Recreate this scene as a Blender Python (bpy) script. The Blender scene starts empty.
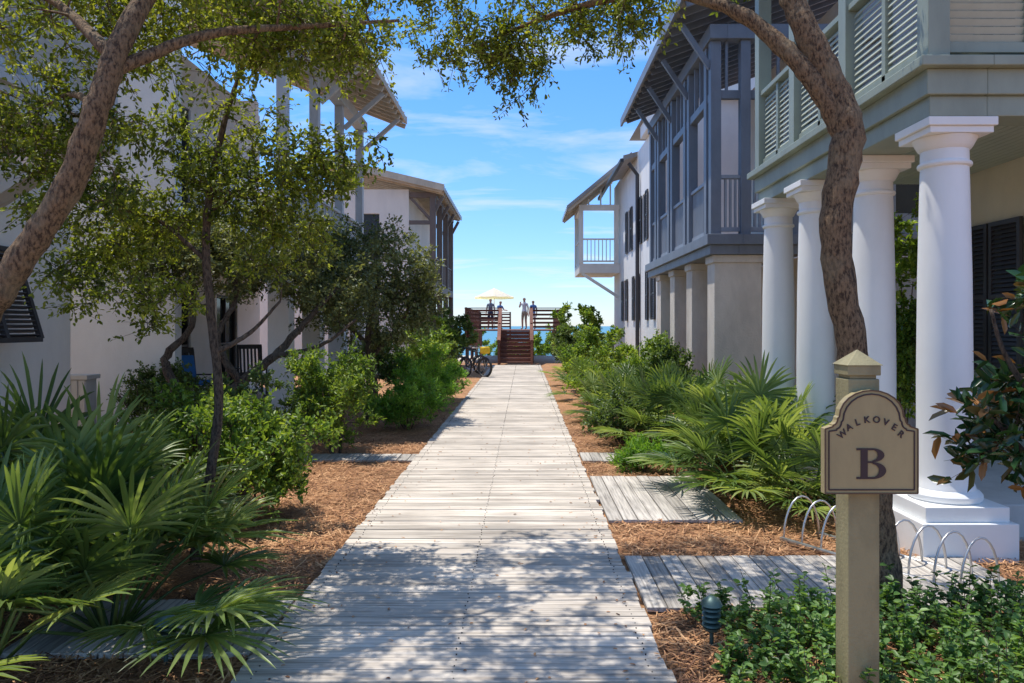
import bpy, math, random
import numpy as np
from mathutils import Vector, Matrix
random.seed(7)
C=bpy.context; D=bpy.data
scene=C.scene
scene.view_settings.view_transform='Standard'
scene.view_settings.look='None'
scene.view_settings.exposure=0

# ------------------------------------------------------------ materials
def newmat(name):
    m=D.materials.new(name); m.use_nodes=True
    nt=m.node_tree; b=nt.nodes['Principled BSDF']
    return m,nt,b
def N(nt,t,**k):
    n=nt.nodes.new(t)
    for a,v in k.items(): setattr(n,a,v)
    return n
def ramp(nt,stops):
    r=N(nt,'ShaderNodeValToRGB'); e=r.color_ramp.elements
    while len(e)<len(stops): e.new(0.5)
    for i,(p,c) in enumerate(stops):
        e[i].position=p; e[i].color=(c[0],c[1],c[2],1)
    return r
def paint(name,col,rough=.6,var=.12,scale=3,bump=.1,bscale=60,stain=0.0):
    m,nt,b=newmat(name)
    tc=N(nt,'ShaderNodeTexCoord')
    n1=N(nt,'ShaderNodeTexNoise'); n1.inputs['Scale'].default_value=scale; n1.inputs['Detail'].default_value=5; n1.inputs['Roughness'].default_value=.65
    mp=N(nt,'ShaderNodeMapping'); mp.inputs['Scale'].default_value=(1,1,.45)
    nt.links.new(tc.outputs['Object'],mp.inputs[0]); nt.links.new(mp.outputs[0],n1.inputs['Vector'])
    lo=tuple(c*(1-var*1.6) for c in col); hi=tuple(min(1,c*(1+var*.5)) for c in col)
    r=ramp(nt,[(.3,lo),(.62,hi)])
    nt.links.new(n1.outputs['Fac'],r.inputs[0]); nt.links.new(r.outputs[0],b.inputs['Base Color'])
    b.inputs['Roughness'].default_value=rough
    if bump>.08:
        n2=N(nt,'ShaderNodeTexNoise'); n2.inputs['Scale'].default_value=bscale; n2.inputs['Detail'].default_value=2
        nt.links.new(tc.outputs['Object'],n2.inputs['Vector'])
        bp=N(nt,'ShaderNodeBump'); bp.inputs['Strength'].default_value=bump; bp.inputs['Distance'].default_value=.02
        nt.links.new(n2.outputs['Fac'],bp.inputs['Height']); nt.links.new(bp.outputs[0],b.inputs['Normal'])
    return m
def wood(name,axis,c1,c2,vr=.35):
    m,nt,b=newmat(name)
    tc=N(nt,'ShaderNodeTexCoord'); mp=N(nt,'ShaderNodeMapping')
    s=[45,45,45]; s[axis]=1.6; mp.inputs['Scale'].default_value=s
    at=N(nt,'ShaderNodeAttribute',attribute_name='rnd')
    ad=N(nt,'ShaderNodeVectorMath',operation='ADD'); ml=N(nt,'ShaderNodeVectorMath',operation='SCALE')
    cb=N(nt,'ShaderNodeCombineXYZ')
    for i in range(3): nt.links.new(at.outputs['Fac'],cb.inputs[i])
    ml.inputs['Scale'].default_value=37; nt.links.new(cb.outputs[0],ml.inputs[0])
    nt.links.new(tc.outputs['Object'],ad.inputs[0]); nt.links.new(ml.outputs[0],ad.inputs[1])
    nt.links.new(ad.outputs[0],mp.inputs[0])
    n1=N(nt,'ShaderNodeTexNoise'); n1.inputs['Scale'].default_value=1; n1.inputs['Detail'].default_value=4; n1.inputs['Roughness'].default_value=.7
    nt.links.new(mp.outputs[0],n1.inputs['Vector'])
    r=ramp(nt,[(.28,tuple(x*.6 for x in c1)),(.40,c1),(.56,c2),(.8,tuple(min(1,x*1.1) for x in c2))])
    nt.links.new(n1.outputs['Fac'],r.inputs[0])
    n3=N(nt,'ShaderNodeTexNoise'); n3.inputs['Scale'].default_value=1.3; n3.inputs['Detail'].default_value=4
    nt.links.new(tc.outputs['Object'],n3.inputs['Vector'])
    mr=N(nt,'ShaderNodeMapRange'); mr.inputs[3].default_value=1-vr; mr.inputs[4].default_value=1.08
    nt.links.new(at.outputs['Fac'],mr.inputs[0])
    mr2=N(nt,'ShaderNodeMapRange'); mr2.inputs[1].default_value=.3; mr2.inputs[2].default_value=.6; mr2.inputs[3].default_value=.74; mr2.inputs[4].default_value=1.05
    nt.links.new(n3.outputs['Fac'],mr2.inputs[0])
    mu=N(nt,'ShaderNodeMath',operation='MULTIPLY'); nt.links.new(mr.outputs[0],mu.inputs[0]); nt.links.new(mr2.outputs[0],mu.inputs[1])
    vm=N(nt,'ShaderNodeVectorMath',operation='SCALE'); nt.links.new(r.outputs[0],vm.inputs[0]); nt.links.new(mu.outputs[0],vm.inputs['Scale'])
    nt.links.new(vm.outputs[0],b.inputs['Base Color']); b.inputs['Roughness'].default_value=.85
    bp=N(nt,'ShaderNodeBump'); bp.inputs['Strength'].default_value=.6; bp.inputs['Distance'].default_value=.005
    nt.links.new(n1.outputs['Fac'],bp.inputs['Height']); nt.links.new(bp.outputs[0],b.inputs['Normal'])
    return m
def leafmat(name,stops,trans=.4,rough=.45,big=1.2):
    m,nt,b=newmat(name)
    at=N(nt,'ShaderNodeAttribute',attribute_name='rnd')
    tc=N(nt,'ShaderNodeTexCoord'); n=N(nt,'ShaderNodeTexNoise'); n.inputs['Scale'].default_value=big; n.inputs['Detail'].default_value=1
    nt.links.new(tc.outputs['Object'],n.inputs['Vector'])
    mr=N(nt,'ShaderNodeMapRange'); mr.inputs[1].default_value=.3; mr.inputs[2].default_value=.7; mr.inputs[3].default_value=-.25; mr.inputs[4].default_value=.25
    nt.links.new(n.outputs['Fac'],mr.inputs[0])
    ad=N(nt,'ShaderNodeMath',operation='ADD'); nt.links.new(at.outputs['Fac'],ad.inputs[0]); nt.links.new(mr.outputs[0],ad.inputs[1])
    r=ramp(nt,stops); nt.links.new(ad.outputs[0],r.inputs[0])
    nt.links.new(r.outputs[0],b.inputs['Base Color']); b.inputs['Roughness'].default_value=rough
    if trans>0:
        t=N(nt,'ShaderNodeBsdfTranslucent'); v=N(nt,'ShaderNodeVectorMath',operation='MULTIPLY'); v.inputs[1].default_value=(2.0,1.8,.8)
        nt.links.new(r.outputs[0],v.inputs[0]); nt.links.new(v.outputs[0],t.inputs[0])
        mx=N(nt,'ShaderNodeMixShader'); mx.inputs[0].default_value=trans
        nt.links.new(b.outputs[0],mx.inputs[1]); nt.links.new(t.outputs[0],mx.inputs[2])
        nt.links.new(mx.outputs[0],nt.nodes['Material Output'].inputs[0])
    return m
def plain(name,col,rough=.5,metal=0,var=.08):
    m=paint(name,col,rough,var,8,.03,90); m.node_tree.nodes['Principled BSDF'].inputs['Metallic'].default_value=metal
    return m

M_white=paint('white_stucco',(.84,.83,.80),.75,.06,1.2,.25,40)
M_whitesh=paint('warm_stucco',(.80,.755,.67),.8,.08,1.0,.3,40)
M_cream=paint('cream_stucco',(.80,.72,.56),.8,.08,1.0,.3,40)
M_column=paint('column_paint',(.86,.86,.84),.5,.05,1.5,.06,30)
M_green=paint('sage_paint',(.29,.33,.265),.5,.1,3,.06,60)
M_greenL=paint('sage_light_paint',(.44,.48,.40),.5,.08,3,.06,60)
M_blue=paint('slate_paint',(.19,.215,.255),.5,.12,3,.06,60)
M_blueL=paint('slate_light_paint',(.31,.34,.385),.5,.12,3,.06,60)
M_taupe=paint('taupe_stucco',(.68,.61,.52),.85,.16,1.5,.4,30)
M_dark=paint('dark_shutter_paint',(.05,.045,.045),.5,.15,4,.05,60)
M_glass=plain('window_glass',(.03,.04,.045),.08)
M_roof=paint('metal_roof',(.34,.31,.28),.45,.15,1,.1,20)
M_tan=paint('eave_wood',(.58,.48,.35),.7,.15,3,.1,40)
M_greyt=paint('grey_trim',(.52,.52,.50),.6,.1,3,.06,60)
M_board=wood('weathered_boards',0,(.45,.385,.315),(.70,.625,.53),.28)
M_boardy=wood('weathered_side_boards',1,(.36,.325,.285),(.60,.55,.48),.32)
M_redwood=wood('stained_deck_wood',0,(.15,.065,.045),(.27,.12,.08),.4)
M_porch=wood('porch_boards',1,(.3,.28,.25),(.46,.43,.4),.3)
M_signb=paint('sign_paint',(.36,.29,.145),.5,.10,6,.08,70)
M_post=paint('post_paint',(.27,.235,.125),.6,.18,7,.15,70)
M_ink=plain('sign_lettering',(.035,.02,.025),.5)
M_metal=plain('galvanised_steel',(.6,.6,.6),.35,.8)
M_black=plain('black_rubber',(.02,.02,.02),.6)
M_yellow=plain('yellow_fabric',(.75,.5,.02),.6)
M_bluec=plain('blue_fabric',(.04,.2,.55),.8)
M_lantern=plain('verdigris_metal',(.07,.12,.11),.45,.4)
M_umb=leafmat('umbrella_canvas',[(0,(.8,.79,.76)),(1,(.82,.81,.78))],.45,.8)

def barkmat(name,c1,c2):
    m,nt,b=newmat(name)
    tc=N(nt,'ShaderNodeTexCoord'); mp=N(nt,'ShaderNodeMapping'); mp.inputs['Scale'].default_value=(60,60,24)
    nt.links.new(tc.outputs['Object'],mp.inputs[0])
    n=N(nt,'ShaderNodeTexNoise'); n.inputs['Scale'].default_value=1.0; n.inputs['Detail'].default_value=5; n.inputs['Roughness'].default_value=.7
    nt.links.new(mp.outputs[0],n.inputs['Vector'])
    n2=N(nt,'ShaderNodeTexNoise'); n2.inputs['Scale'].default_value=6; n2.inputs['Detail'].default_value=3; nt.links.new(tc.outputs['Object'],n2.inputs['Vector'])
    r=ramp(nt,[(.40,c2),(.52,c1),(.7,tuple(min(1,x*1.5) for x in c1))]); nt.links.new(n.outputs['Fac'],r.inputs[0])
    r2=ramp(nt,[(.54,(0,0,0)),(.66,(.45,.45,.45))]); nt.links.new(n2.outputs['Fac'],r2.inputs[0])
    mx=N(nt,'ShaderNodeMix',data_type='RGBA'); nt.links.new(r2.outputs[0],mx.inputs[0]); nt.links.new(r.outputs[0],mx.inputs[6]); mx.inputs[7].default_value=(c1[0]*1.3,c1[1]*1.6,c1[2]*1.8,1)
    nt.links.new(mx.outputs[2],b.inputs['Base Color']); b.inputs['Roughness'].default_value=.9
    bp=N(nt,'ShaderNodeBump'); bp.inputs['Strength'].default_value=1; bp.inputs['Distance'].default_value=.03
    nt.links.new(n.outputs['Fac'],bp.inputs['Height']); nt.links.new(bp.outputs[0],b.inputs['Normal'])
    return m
M_bark=barkmat('oak_bark',(.24,.155,.085),(.06,.035,.02))
M_barkd=barkmat('dark_bark',(.13,.09,.06),(.04,.026,.018))
M_oak=leafmat('oak_leaves',[(0,(.035,.06,.01)),(.5,(.14,.19,.025)),(1,(.30,.34,.06))],.5)
M_oakg=leafmat('live_oak_leaves',[(0,(.05,.07,.025)),(.5,(.15,.18,.065)),(1,(.28,.31,.13))],.3)
M_shrub=leafmat('shrub_leaves',[(0,(.045,.09,.015)),(.5,(.14,.24,.035)),(1,(.32,.42,.075))],.40)
M_bright=leafmat('fern_leaves',[(0,(.04,.12,.015)),(.5,(.13,.29,.035)),(1,(.27,.45,.06))],.40)
M_darkl=leafmat('hedge_leaves',[(0,(.03,.055,.018)),(.5,(.09,.155,.04)),(1,(.19,.27,.075))],.35)
M_gc=leafmat('groundcover_leaves',[(0,(.035,.08,.02)),(.5,(.11,.22,.05)),(1,(.23,.37,.10))],.35)
M_palm=leafmat('palmetto_blades',[(0,(.03,.07,.018)),(.5,(.12,.195,.05)),(1,(.32,.40,.14))],.38,.38,2)
M_mag=leafmat('magnolia_leaves',[(0,(.012,.035,.015)),(.6,(.03,.085,.026)),(.72,(.07,.09,.03)),(.8,(.28,.13,.045)),(1,(.36,.18,.07))],.1,.25,.1)
M_straw=leafmat('pine_straw',[(0,(.13,.055,.025)),(.5,(.44,.21,.09)),(1,(.68,.40,.20))],0,.8,2)

# ------------------------------------------------------------ mesh helpers
def empty(name,loc=(0,0,0)):
    e=D.objects.new(name,None); e.location=(0,0,0); C.collection.objects.link(e); return e
class MB:
    def __init__(s): s.v=[];s.f=[];s.r=[]
    def add(s,vs,fs,r=None):
        o=len(s.v); s.v+= [tuple(p) for p in vs]; s.f+=[tuple(i+o for i in f) for f in fs]
        if r is None: r=random.random()
        s.r+=[r]*len(vs)
    def box(s,x0,x1,y0,y1,z0,z1,r=None):
        s.add([(x0,y0,z0),(x1,y0,z0),(x1,y1,z0),(x0,y1,z0),(x0,y0,z1),(x1,y0,z1),(x1,y1,z1),(x0,y1,z1)],
              [(3,2,1,0),(4,5,6,7),(0,1,5,4),(1,2,6,5),(2,3,7,6),(3,0,4,7)],r)
    def beam(s,p0,p1,w,h,up=(0,0,1),r=None):
        p0=Vector(p0);p1=Vector(p1);d=(p1-p0).normalized();u=Vector(up)
        sd=d.cross(u)
        if sd.length<1e-4: sd=d.cross(Vector((0,1,0)))
        sd.normalize();u=sd.cross(d).normalized();a=sd*w/2;b=u*h/2
        s.add([p0-a-b,p0+a-b,p0+a+b,p0-a+b,p1-a-b,p1+a-b,p1+a+b,p1-a+b],
              [(0,1,2,3),(7,6,5,4),(4,5,1,0),(5,6,2,1),(6,7,3,2),(7,4,0,3)],r)
    def tube(s,pts,rad,n=8,r=None,jit=0):
        pts=[Vector(p) for p in pts];vs=[];fs=[]
        k=len(pts); ref=Vector((0.3,0.9,0.2)).normalized()
        for i,p in enumerate(pts):
            d=(pts[min(i+1,k-1)]-pts[max(i-1,0)]).normalized()
            a=d.cross(ref)
            if a.length<.05: a=d.cross(Vector((1,0,0)))
            a.normalize();b=d.cross(a)
            for j in range(n):
                t=2*math.pi*j/n; rr=rad[i]*(1+(random.uniform(-jit,jit) if jit else 0))
                vs.append(p+a*math.cos(t)*rr+b*math.sin(t)*rr)
        for i in range(k-1):
            for j in range(n):
                j2=(j+1)%n; fs.append((i*n+j,i*n+j2,(i+1)*n+j2,(i+1)*n+j))
        fs.append(tuple(range(n))[::-1]); fs.append(tuple((k-1)*n+j for j in range(n)))
        s.add(vs,fs,r)
    def lathe(s,cx,cy,prof,n=32,r=None):
        vs=[];fs=[]
        for (rr,z) in prof:
            for j in range(n):
                t=2*math.pi*j/n; vs.append((cx+rr*math.cos(t),cy+rr*math.sin(t),z))
        for i in range(len(prof)-1):
            for j in range(n):
                j2=(j+1)%n; fs.append((i*n+j,i*n+j2,(i+1)*n+j2,(i+1)*n+j))
        fs.append(tuple(range(n))[::-1]); fs.append(tuple((len(prof)-1)*n+j for j in range(n)))
        s.add(vs,fs,r)
    def build(s,name,mat,parent=None,bevel=0,smooth=False,autos=None):
        me=D.meshes.new(name); me.from_pydata(s.v,[],s.f); 
        a=me.attributes.new('rnd','FLOAT','POINT'); a.data.foreach_set('value',s.r)
        me.materials.append(mat); me.update()
        o=D.objects.new(name,me); C.collection.objects.link(o)
        if parent: o.parent=parent
        if bevel:
            b=o.modifiers.new('bev','BEVEL'); b.width=bevel; b.segments=2; b.limit_method='ANGLE'
        if smooth:
            me.polygons.foreach_set('use_smooth',[True]*len(me.polygons))
            if autos:
                try: me.set_sharp_from_angle(angle=math.radians(autos))
                except Exception: pass
        return o
def np_mesh(name,V,F,R,mat,parent=None):
    me=D.meshes.new(name); n=len(V); m=len(F)
    me.vertices.add(n); me.vertices.foreach_set('co',np.asarray(V,dtype=np.float32).ravel())
    me.loops.add(m*4); me.loops.foreach_set('vertex_index',np.asarray(F,dtype=np.int32).ravel())
    me.polygons.add(m); me.polygons.foreach_set('loop_start',np.arange(0,m*4,4,dtype=np.int32))
    try: me.polygons.foreach_set('loop_total',np.full(m,4,dtype=np.int32))
    except Exception: pass
    me.update(calc_edges=True)
    a=me.attributes.new('rnd','FLOAT','POINT'); a.data.foreach_set('value',np.asarray(R,dtype=np.float32))
    me.materials.append(mat); me.validate()
    o=D.objects.new(name,me); C.collection.objects.link(o)
    if parent: o.parent=parent
    return o
def nrm(a): return a/(np.linalg.norm(a,axis=-1,keepdims=True)+1e-9)
def leaf_arrays(c,d,nr,L,W):
    s=nrm(np.cross(d,nr)); nn=nrm(np.cross(s,d)); L=L[:,None];W=W[:,None]
    b=c; l1=c+d*L*.3+s*W*.45+nn*W*.18; l2=c+d*L*.72+s*W*.4+nn*W*.14; tp=c+d*L-nn*L*.08
    r1=c+d*L*.3-s*W*.45+nn*W*.18; r2=c+d*L*.72-s*W*.4+nn*W*.14
    V=np.stack([b,l1,l2,tp,r2,r1],1).reshape(-1,3); n=len(c); o=(np.arange(n)*6)[:,None]
    F=np.concatenate([o+np.array([[0,3,2,1]]),o+np.array([[0,5,4,3]])],1).reshape(-1,4)
    return V,F
def catmull(P,sub=5):
    P=[np.array(p,float) for p in P]; Q=[P[0]*2-P[1]]+P+[P[-1]*2-P[-2]]; out=[]
    for i in range(1,len(Q)-2):
        for k in range(sub):
            t=k/sub; a,b,c,d=Q[i-1],Q[i],Q[i+1],Q[i+2]
            out.append(.5*((2*b)+(-a+c)*t+(2*a-5*b+4*c-d)*t*t+(-a+3*b-3*c+d)*t**3))
    out.append(P[-1]); return out
def grow(name,limbs,clumps,lm,bm=None,L=.045,W=.022,M=7,K=14,spread=.3,seed=1,droop=.15,wob=.006,twigs=True,up=.9):
    rs=np.random.RandomState(seed); root=empty(name); mb=MB(); nodes=[];rad=[]
    for lb in limbs:
        q=catmull(lb,8)
        for i in range(1,len(q)-1): q[i][:3]+=rs.randn(3)*wob*.7*min(1,q[i][3]*14)
        mb.tube([p[:3] for p in q],[max(p[3]*(1+rs.uniform(-.05,.05)),.003) for p in q],16,jit=.045)
        st=len(q)//3
        for p in q[st:]: nodes.append(p[:3]); rad.append(p[3])
    subs=[]
    for (cx,cy,cz,rx,ry,rz,n) in clumps:
        u=nrm(rs.randn(n,3))*(rs.rand(n,1)**(1/2.2)); subs.append(u*np.array([rx,ry,rz])+np.array([cx,cy,cz]))
    subs=np.concatenate(subs); nd=np.array(nodes)
    dist=np.array([np.min(np.linalg.norm(nd-s,axis=1)) for s in subs]); order=np.argsort(dist)
    Vs=[];Fs=[];Rs=[];off=0; nodes=list(nodes)
    NA=np.zeros((len(nodes)+len(subs)*6,3)); RA=np.zeros(len(NA)); k=len(nodes); NA[:k]=nodes; RA[:k]=rad
    for si in order:
        s=subs[si]; dd=np.linalg.norm(NA[:k]-s,axis=1); j=int(np.argmin(dd)); p0=NA[j]; ln=dd[j]
        r0=min(RA[j]*.7,.006+.012*ln); mid=(p0+s)/2+rs.randn(3)*ln*.12+np.array([0,0,ln*.08])
        pts=[(1-t)**2*p0+2*t*(1-t)*mid+t*t*s for t in (0,.25,.5,.75,1)]; rr=[r0*(1-.8*t)+.0015 for t in (0,.25,.5,.75,1)]
        if twigs: mb.tube(pts,rr,4)
        for a,b in zip(pts[1:],rr[1:]): NA[k]=a; RA[k]=b; k+=1
        td=nrm(s-p0)
        dirs=nrm(rs.randn(M,3)*.9+td*.6+np.array([0,0,-droop])); ln2=spread*rs.uniform(.5,1.15,M)
        st=np.array([pts[rs.randint(2,5)] for _ in range(M)])
        if twigs:
            for a in range(M):
                e=st[a]+dirs[a]*ln2[a]; mb.tube([st[a],e],[.003,.001],3)
        t=rs.uniform(.15,1.05,(M,K)); c=st[:,None,:]+dirs[:,None,:]*(ln2[:,None]*t)[:,:,None]+rs.randn(M,K,3)*.018*(spread/.3)
        c=c.reshape(-1,3); n=len(c)
        ld=nrm(np.repeat(dirs,K,0)*.5+rs.randn(n,3)*.7+np.array([0,0,-droop*.7]))
        nr=nrm(rs.randn(n,3)*.7+np.array([0,0,up])); sc=rs.uniform(.65,1.25,n)
        V,F=leaf_arrays(c,ld,nr,L*sc,W*sc); Vs.append(V);Fs.append(F+off);off+=len(V)
        base=rs.uniform(-.18,.18); Rs.append(np.repeat(np.clip(rs.normal(.5+base,.2,n),0,1),6))
    np_mesh('foliage',np.concatenate(Vs),np.concatenate(Fs),np.concatenate(Rs),lm,root)
    mb.build('trunk_and_branches',bm or M_bark,root,smooth=True)
    return root
def bush(name,x,y,r,h,lm,n=30,L=.05,W=.03,seed=1,M=7,K=12,spread=.22,ry=None,up=.9,z=0):
    rs=np.random.RandomState(seed+100); limbs=[]
    for i in range(6):
        a=rs.uniform(0,6.28); b=rs.uniform(.2,.7)*r
        limbs.append([(x+math.cos(a)*.06,y+math.sin(a)*.06,z-.02,.012),(x+math.cos(a)*b*.5,y+math.sin(a)*b*.5,z+h*.35,.010),(x+math.cos(a)*b,y+math.sin(a)*b,z+h*.75,.006)])
    ry=ry or r
    cl=[(x,y,z+h*.47,r*.75,ry*.75,h*.36,int(n*.7))]
    for i in range(7):
        a=rs.uniform(0,6.28); q=rs.uniform(.35,.95); cl.append((x+math.cos(a)*r*q,y+math.sin(a)*ry*q,z+h*(rs.uniform(.3,.65) if q>.7 else rs.uniform(.7,1.0)),r*.3,ry*.3,h*.16,max(4,n//9)))
    return grow(name,limbs,cl,lm,M_barkd,L,W,M,K,spread,seed,droop=-.35,wob=.01,up=up,twigs=y<16)
def palmetto(name,x,y,s=1,nf=14,seed=1,bw=.034,z0=0,nb=26,elev=(15,80)):
    rs=np.random.RandomState(seed); V=[];F=[];R=[];root=empty(name); mb=MB()
    for f in range(nf):
        az=2*math.pi*(f+rs.uniform(-.3,.3))*0.381966*1.0; el=math.radians(rs.uniform(*elev))
        d=np.array([math.cos(az)*math.cos(el),math.sin(az)*math.cos(el),math.sin(el)])
        pl=s*rs.uniform(.4,.85); p0=np.array([x+math.cos(az)*.05*s,y+math.sin(az)*.05*s,z0+.02])
        mid=p0+d*pl*.5+np.array([0,0,.05*s]); hub=p0+d*pl
        mb.tube([p0,mid,hub],[.012*s,.008*s,.006*s],5)
        d2=nrm((hub-mid)); side=nrm(np.cross(d2,[0,0,1])); nn=np.cross(side,d2)
        d2=nrm(d2+np.array([0,0,-.1])); 
        tone=rs.uniform(.25,.72); n=int(nb*rs.uniform(.85,1.15)); Lf=s*rs.uniform(.42,.6)
        for b in range(n):
            th=math.radians(-115+230*(b+.5)/n+rs.uniform(-3,3)); 
            bd=nrm(d2*math.cos(th)+side*math.sin(th)+nn*(.12+.15*abs(math.sin(th)))+rs.randn(3)*.03); L=Lf*(1-.28*abs(th)/2)*rs.uniform(.9,1.08)
            w=bw*s*rs.uniform(.8,1.1); ws=nrm(np.cross(bd,nn)); o=len(V); vn=nrm(np.cross(ws,bd))
            for t,wf in ((.02,.25),(.35,.9),(.7,.75),(.9,.35),(1,.04)):
                c=hub+bd*L*t+np.array([0,0,-1])*L*.22*t**2.5; fold=vn*w*.25*wf
                V+= [c-ws*w*wf/2+fold,c-fold*.4,c+ws*w*wf/2+fold]; 
            for k in range(4):
                a=o+k*3; F+=[(a,a+1,a+4,a+3),(a+1,a+2,a+5,a+4)]
            R+= [min(1,max(0,tone+rs.uniform(-.2,.2)))]*15
    np_mesh('fan_leaves',np.array(V),np.array(F),R,M_palm,root); mb.build('leaf_stems',M_palm,root,smooth=True)
    return root

# ------------------------------------------------------------ ground, sea, sky
def ground():
    m,nt,b=newmat('ground_mulch')
    g=N(nt,'ShaderNodeNewGeometry'); n1=N(nt,'ShaderNodeTexNoise'); n1.inputs['Scale'].default_value=35; n1.inputs['Detail'].default_value=5; n1.inputs['Roughness'].default_value=.75
    nt.links.new(g.outputs['Position'],n1.inputs['Vector'])
    r=ramp(nt,[(.3,(.15,.065,.028)),(.48,(.40,.195,.085)),(.68,(.60,.36,.18))]); nt.links.new(n1.outputs['Fac'],r.inputs[0])
    n2=N(nt,'ShaderNodeTexNoise'); n2.inputs['Scale'].default_value=1.6; n2.inputs['Detail'].default_value=3; nt.links.new(g.outputs['Position'],n2.inputs['Vector'])
    mr=N(nt,'ShaderNodeMapRange'); mr.inputs[1].default_value=.3; mr.inputs[2].default_value=.7; mr.inputs[3].default_value=.65; mr.inputs[4].default_value=1.15; nt.links.new(n2.outputs['Fac'],mr.inputs[0])
    sc=N(nt,'ShaderNodeVectorMath',operation='SCALE'); nt.links.new(r.outputs[0],sc.inputs[0]); nt.links.new(mr.outputs[0],sc.inputs['Scale'])
    sx=N(nt,'ShaderNodeSeparateXYZ'); nt.links.new(g.outputs['Position'],sx.inputs[0])
    m2=N(nt,'ShaderNodeMapRange'); m2.inputs[1].default_value=36; m2.inputs[2].default_value=42; nt.links.new(sx.outputs['Y'],m2.inputs[0])
    mx=N(nt,'ShaderNodeMix',data_type='RGBA'); nt.links.new(m2.outputs[0],mx.inputs[0]); nt.links.new(sc.outputs[0],mx.inputs[6]); mx.inputs[7].default_value=(.62,.58,.5,1)
    nt.links.new(mx.outputs[2],b.inputs['Base Color']); b.inputs['Roughness'].default_value=.95
    bp=N(nt,'ShaderNodeBump'); bp.inputs['Strength'].default_value=.7; bp.inputs['Distance'].default_value=.03
    nt.links.new(n1.outputs['Fac'],bp.inputs['Height']); nt.links.new(bp.outputs[0],b.inputs['Normal'])
    ys=[-3000,-300,-30,0]+[i*1.0 for i in range(1,47)]+[50,56,62,70,90,200,6000]
    xs=[-4000,-400,-60,-30]+[i*1.0 for i in range(-20,21)]+[30,60,400,4000]
    V=[];F=[]
    for y in ys:
        for x in xs:
            z=0
            if y>46: z=-3.5*min(1,(y-46)/20)
            if 2.5<abs(x+.35)<60 and 2<y<40: z=.03*math.sin(x*2.1+y)*math.cos(y*1.3)
            V.append((x,y,z-.012))
    nx=len(xs)
    for j in range(len(ys)-1):
        for i in range(nx-1): F.append((j*nx+i,j*nx+i+1,(j+1)*nx+i+1,(j+1)*nx+i))
    me=D.meshes.new('ground'); me.from_pydata(V,[],F); me.materials.append(m)
    me.polygons.foreach_set('use_smooth',[True]*len(F))
    C.collection.objects.link(D.objects.new('ground',me))
    m,nt,b=newmat('sea_water'); b.inputs['Base Color'].default_value=(.06,.22,.28,1); b.inputs['Roughness'].default_value=.35
    n=N(nt,'ShaderNodeTexNoise'); n.inputs['Scale'].default_value=.6; n.inputs['Detail'].default_value=3; g=N(nt,'ShaderNodeNewGeometry'); nt.links.new(g.outputs['Position'],n.inputs['Vector'])
    bp=N(nt,'ShaderNodeBump'); bp.inputs['Strength'].default_value=.6; bp.inputs['Distance'].default_value=.3; nt.links.new(n.outputs['Fac'],bp.inputs['Height']); nt.links.new(bp.outputs[0],b.inputs['Normal'])
    me=D.meshes.new('sea'); me.from_pydata([(-9000,61,-2.4),(9000,61,-2.4),(9000,14000,-2.4),(-9000,14000,-2.4)],[],[(0,1,2,3)]); me.materials.append(m)
    C.collection.objects.link(D.objects.new('sea',me))
ground()

# sun + sky
S=Vector((-.24,.15,1.0)).normalized(); el=math.asin(S.z); az=math.atan2(S.x,S.y)
w=D.worlds.new('World'); scene.world=w; w.use_nodes=True; nt=w.node_tree
bg=nt.nodes['Background']; sky=N(nt,'ShaderNodeTexSky'); sky.sky_type='NISHITA'; sky.sun_disc=False
sky.sun_elevation=el; sky.sun_rotation=az; sky.air_density=1.0; sky.dust_density=.2; sky.ozone_density=1.5
tc=N(nt,'ShaderNodeTexCoord'); sp=N(nt,'ShaderNodeSeparateXYZ'); nt.links.new(tc.outputs['Generated'],sp.inputs[0])
za=N(nt,'ShaderNodeMath',operation='ADD'); za.inputs[1].default_value=.12; nt.links.new(sp.outputs['Z'],za.inputs[0])
dx=N(nt,'ShaderNodeMath',operation='DIVIDE'); dy=N(nt,'ShaderNodeMath',operation='DIVIDE')
nt.links.new(sp.outputs['X'],dx.inputs[0]); nt.links.new(za.outputs[0],dx.inputs[1]); nt.links.new(sp.outputs['Y'],dy.inputs[0]); nt.links.new(za.outputs[0],dy.inputs[1])
cb=N(nt,'ShaderNodeCombineXYZ'); nt.links.new(dx.outputs[0],cb.inputs[0]); nt.links.new(dy.outputs[0],cb.inputs[1])
mp=N(nt,'ShaderNodeMapping'); mp.inputs['Scale'].default_value=(.7,1.5,1); mp.inputs['Rotation'].default_value=(0,0,math.radians(14)); mp.inputs['Location'].default_value=(3.1,1.7,0)
nt.links.new(cb.outputs[0],mp.inputs[0])
cn=N(nt,'ShaderNodeTexNoise'); cn.inputs['Scale'].default_value=1.3; cn.inputs['Detail'].default_value=6; cn.inputs['Roughness'].default_value=.6; cn.inputs['Distortion'].default_value=.5
nt.links.new(mp.outputs[0],cn.inputs['Vector'])
cr=ramp(nt,[(.50,(0,0,0)),(.76,(.75,.75,.75))]); nt.links.new(cn.outputs['Fac'],cr.inputs[0])
hr=ramp(nt,[(0,(.86,1.0,1.36)),(.10,(.70,1.0,1.46)),(.38,(.55,1.08,1.60)),(.6,(1.0,1.3,1.6)),(1,(1.35,1.45,1.55))]); nt.links.new(sp.outputs['Z'],hr.inputs[0])
hs=N(nt,'ShaderNodeVectorMath',operation='MULTIPLY'); nt.links.new(sky.outputs[0],hs.inputs[0]); nt.links.new(hr.outputs[0],hs.inputs[1])
mx=N(nt,'ShaderNodeMix',data_type='RGBA'); nt.links.new(cr.outputs[0],mx.inputs[0]); nt.links.new(hs.outputs[0],mx.inputs[6]); mx.inputs[7].default_value=(6.4,6.6,6.8,1)
nt.links.new(mx.outputs[2],bg.inputs[0]); bg.inputs[1].default_value=.15
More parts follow.
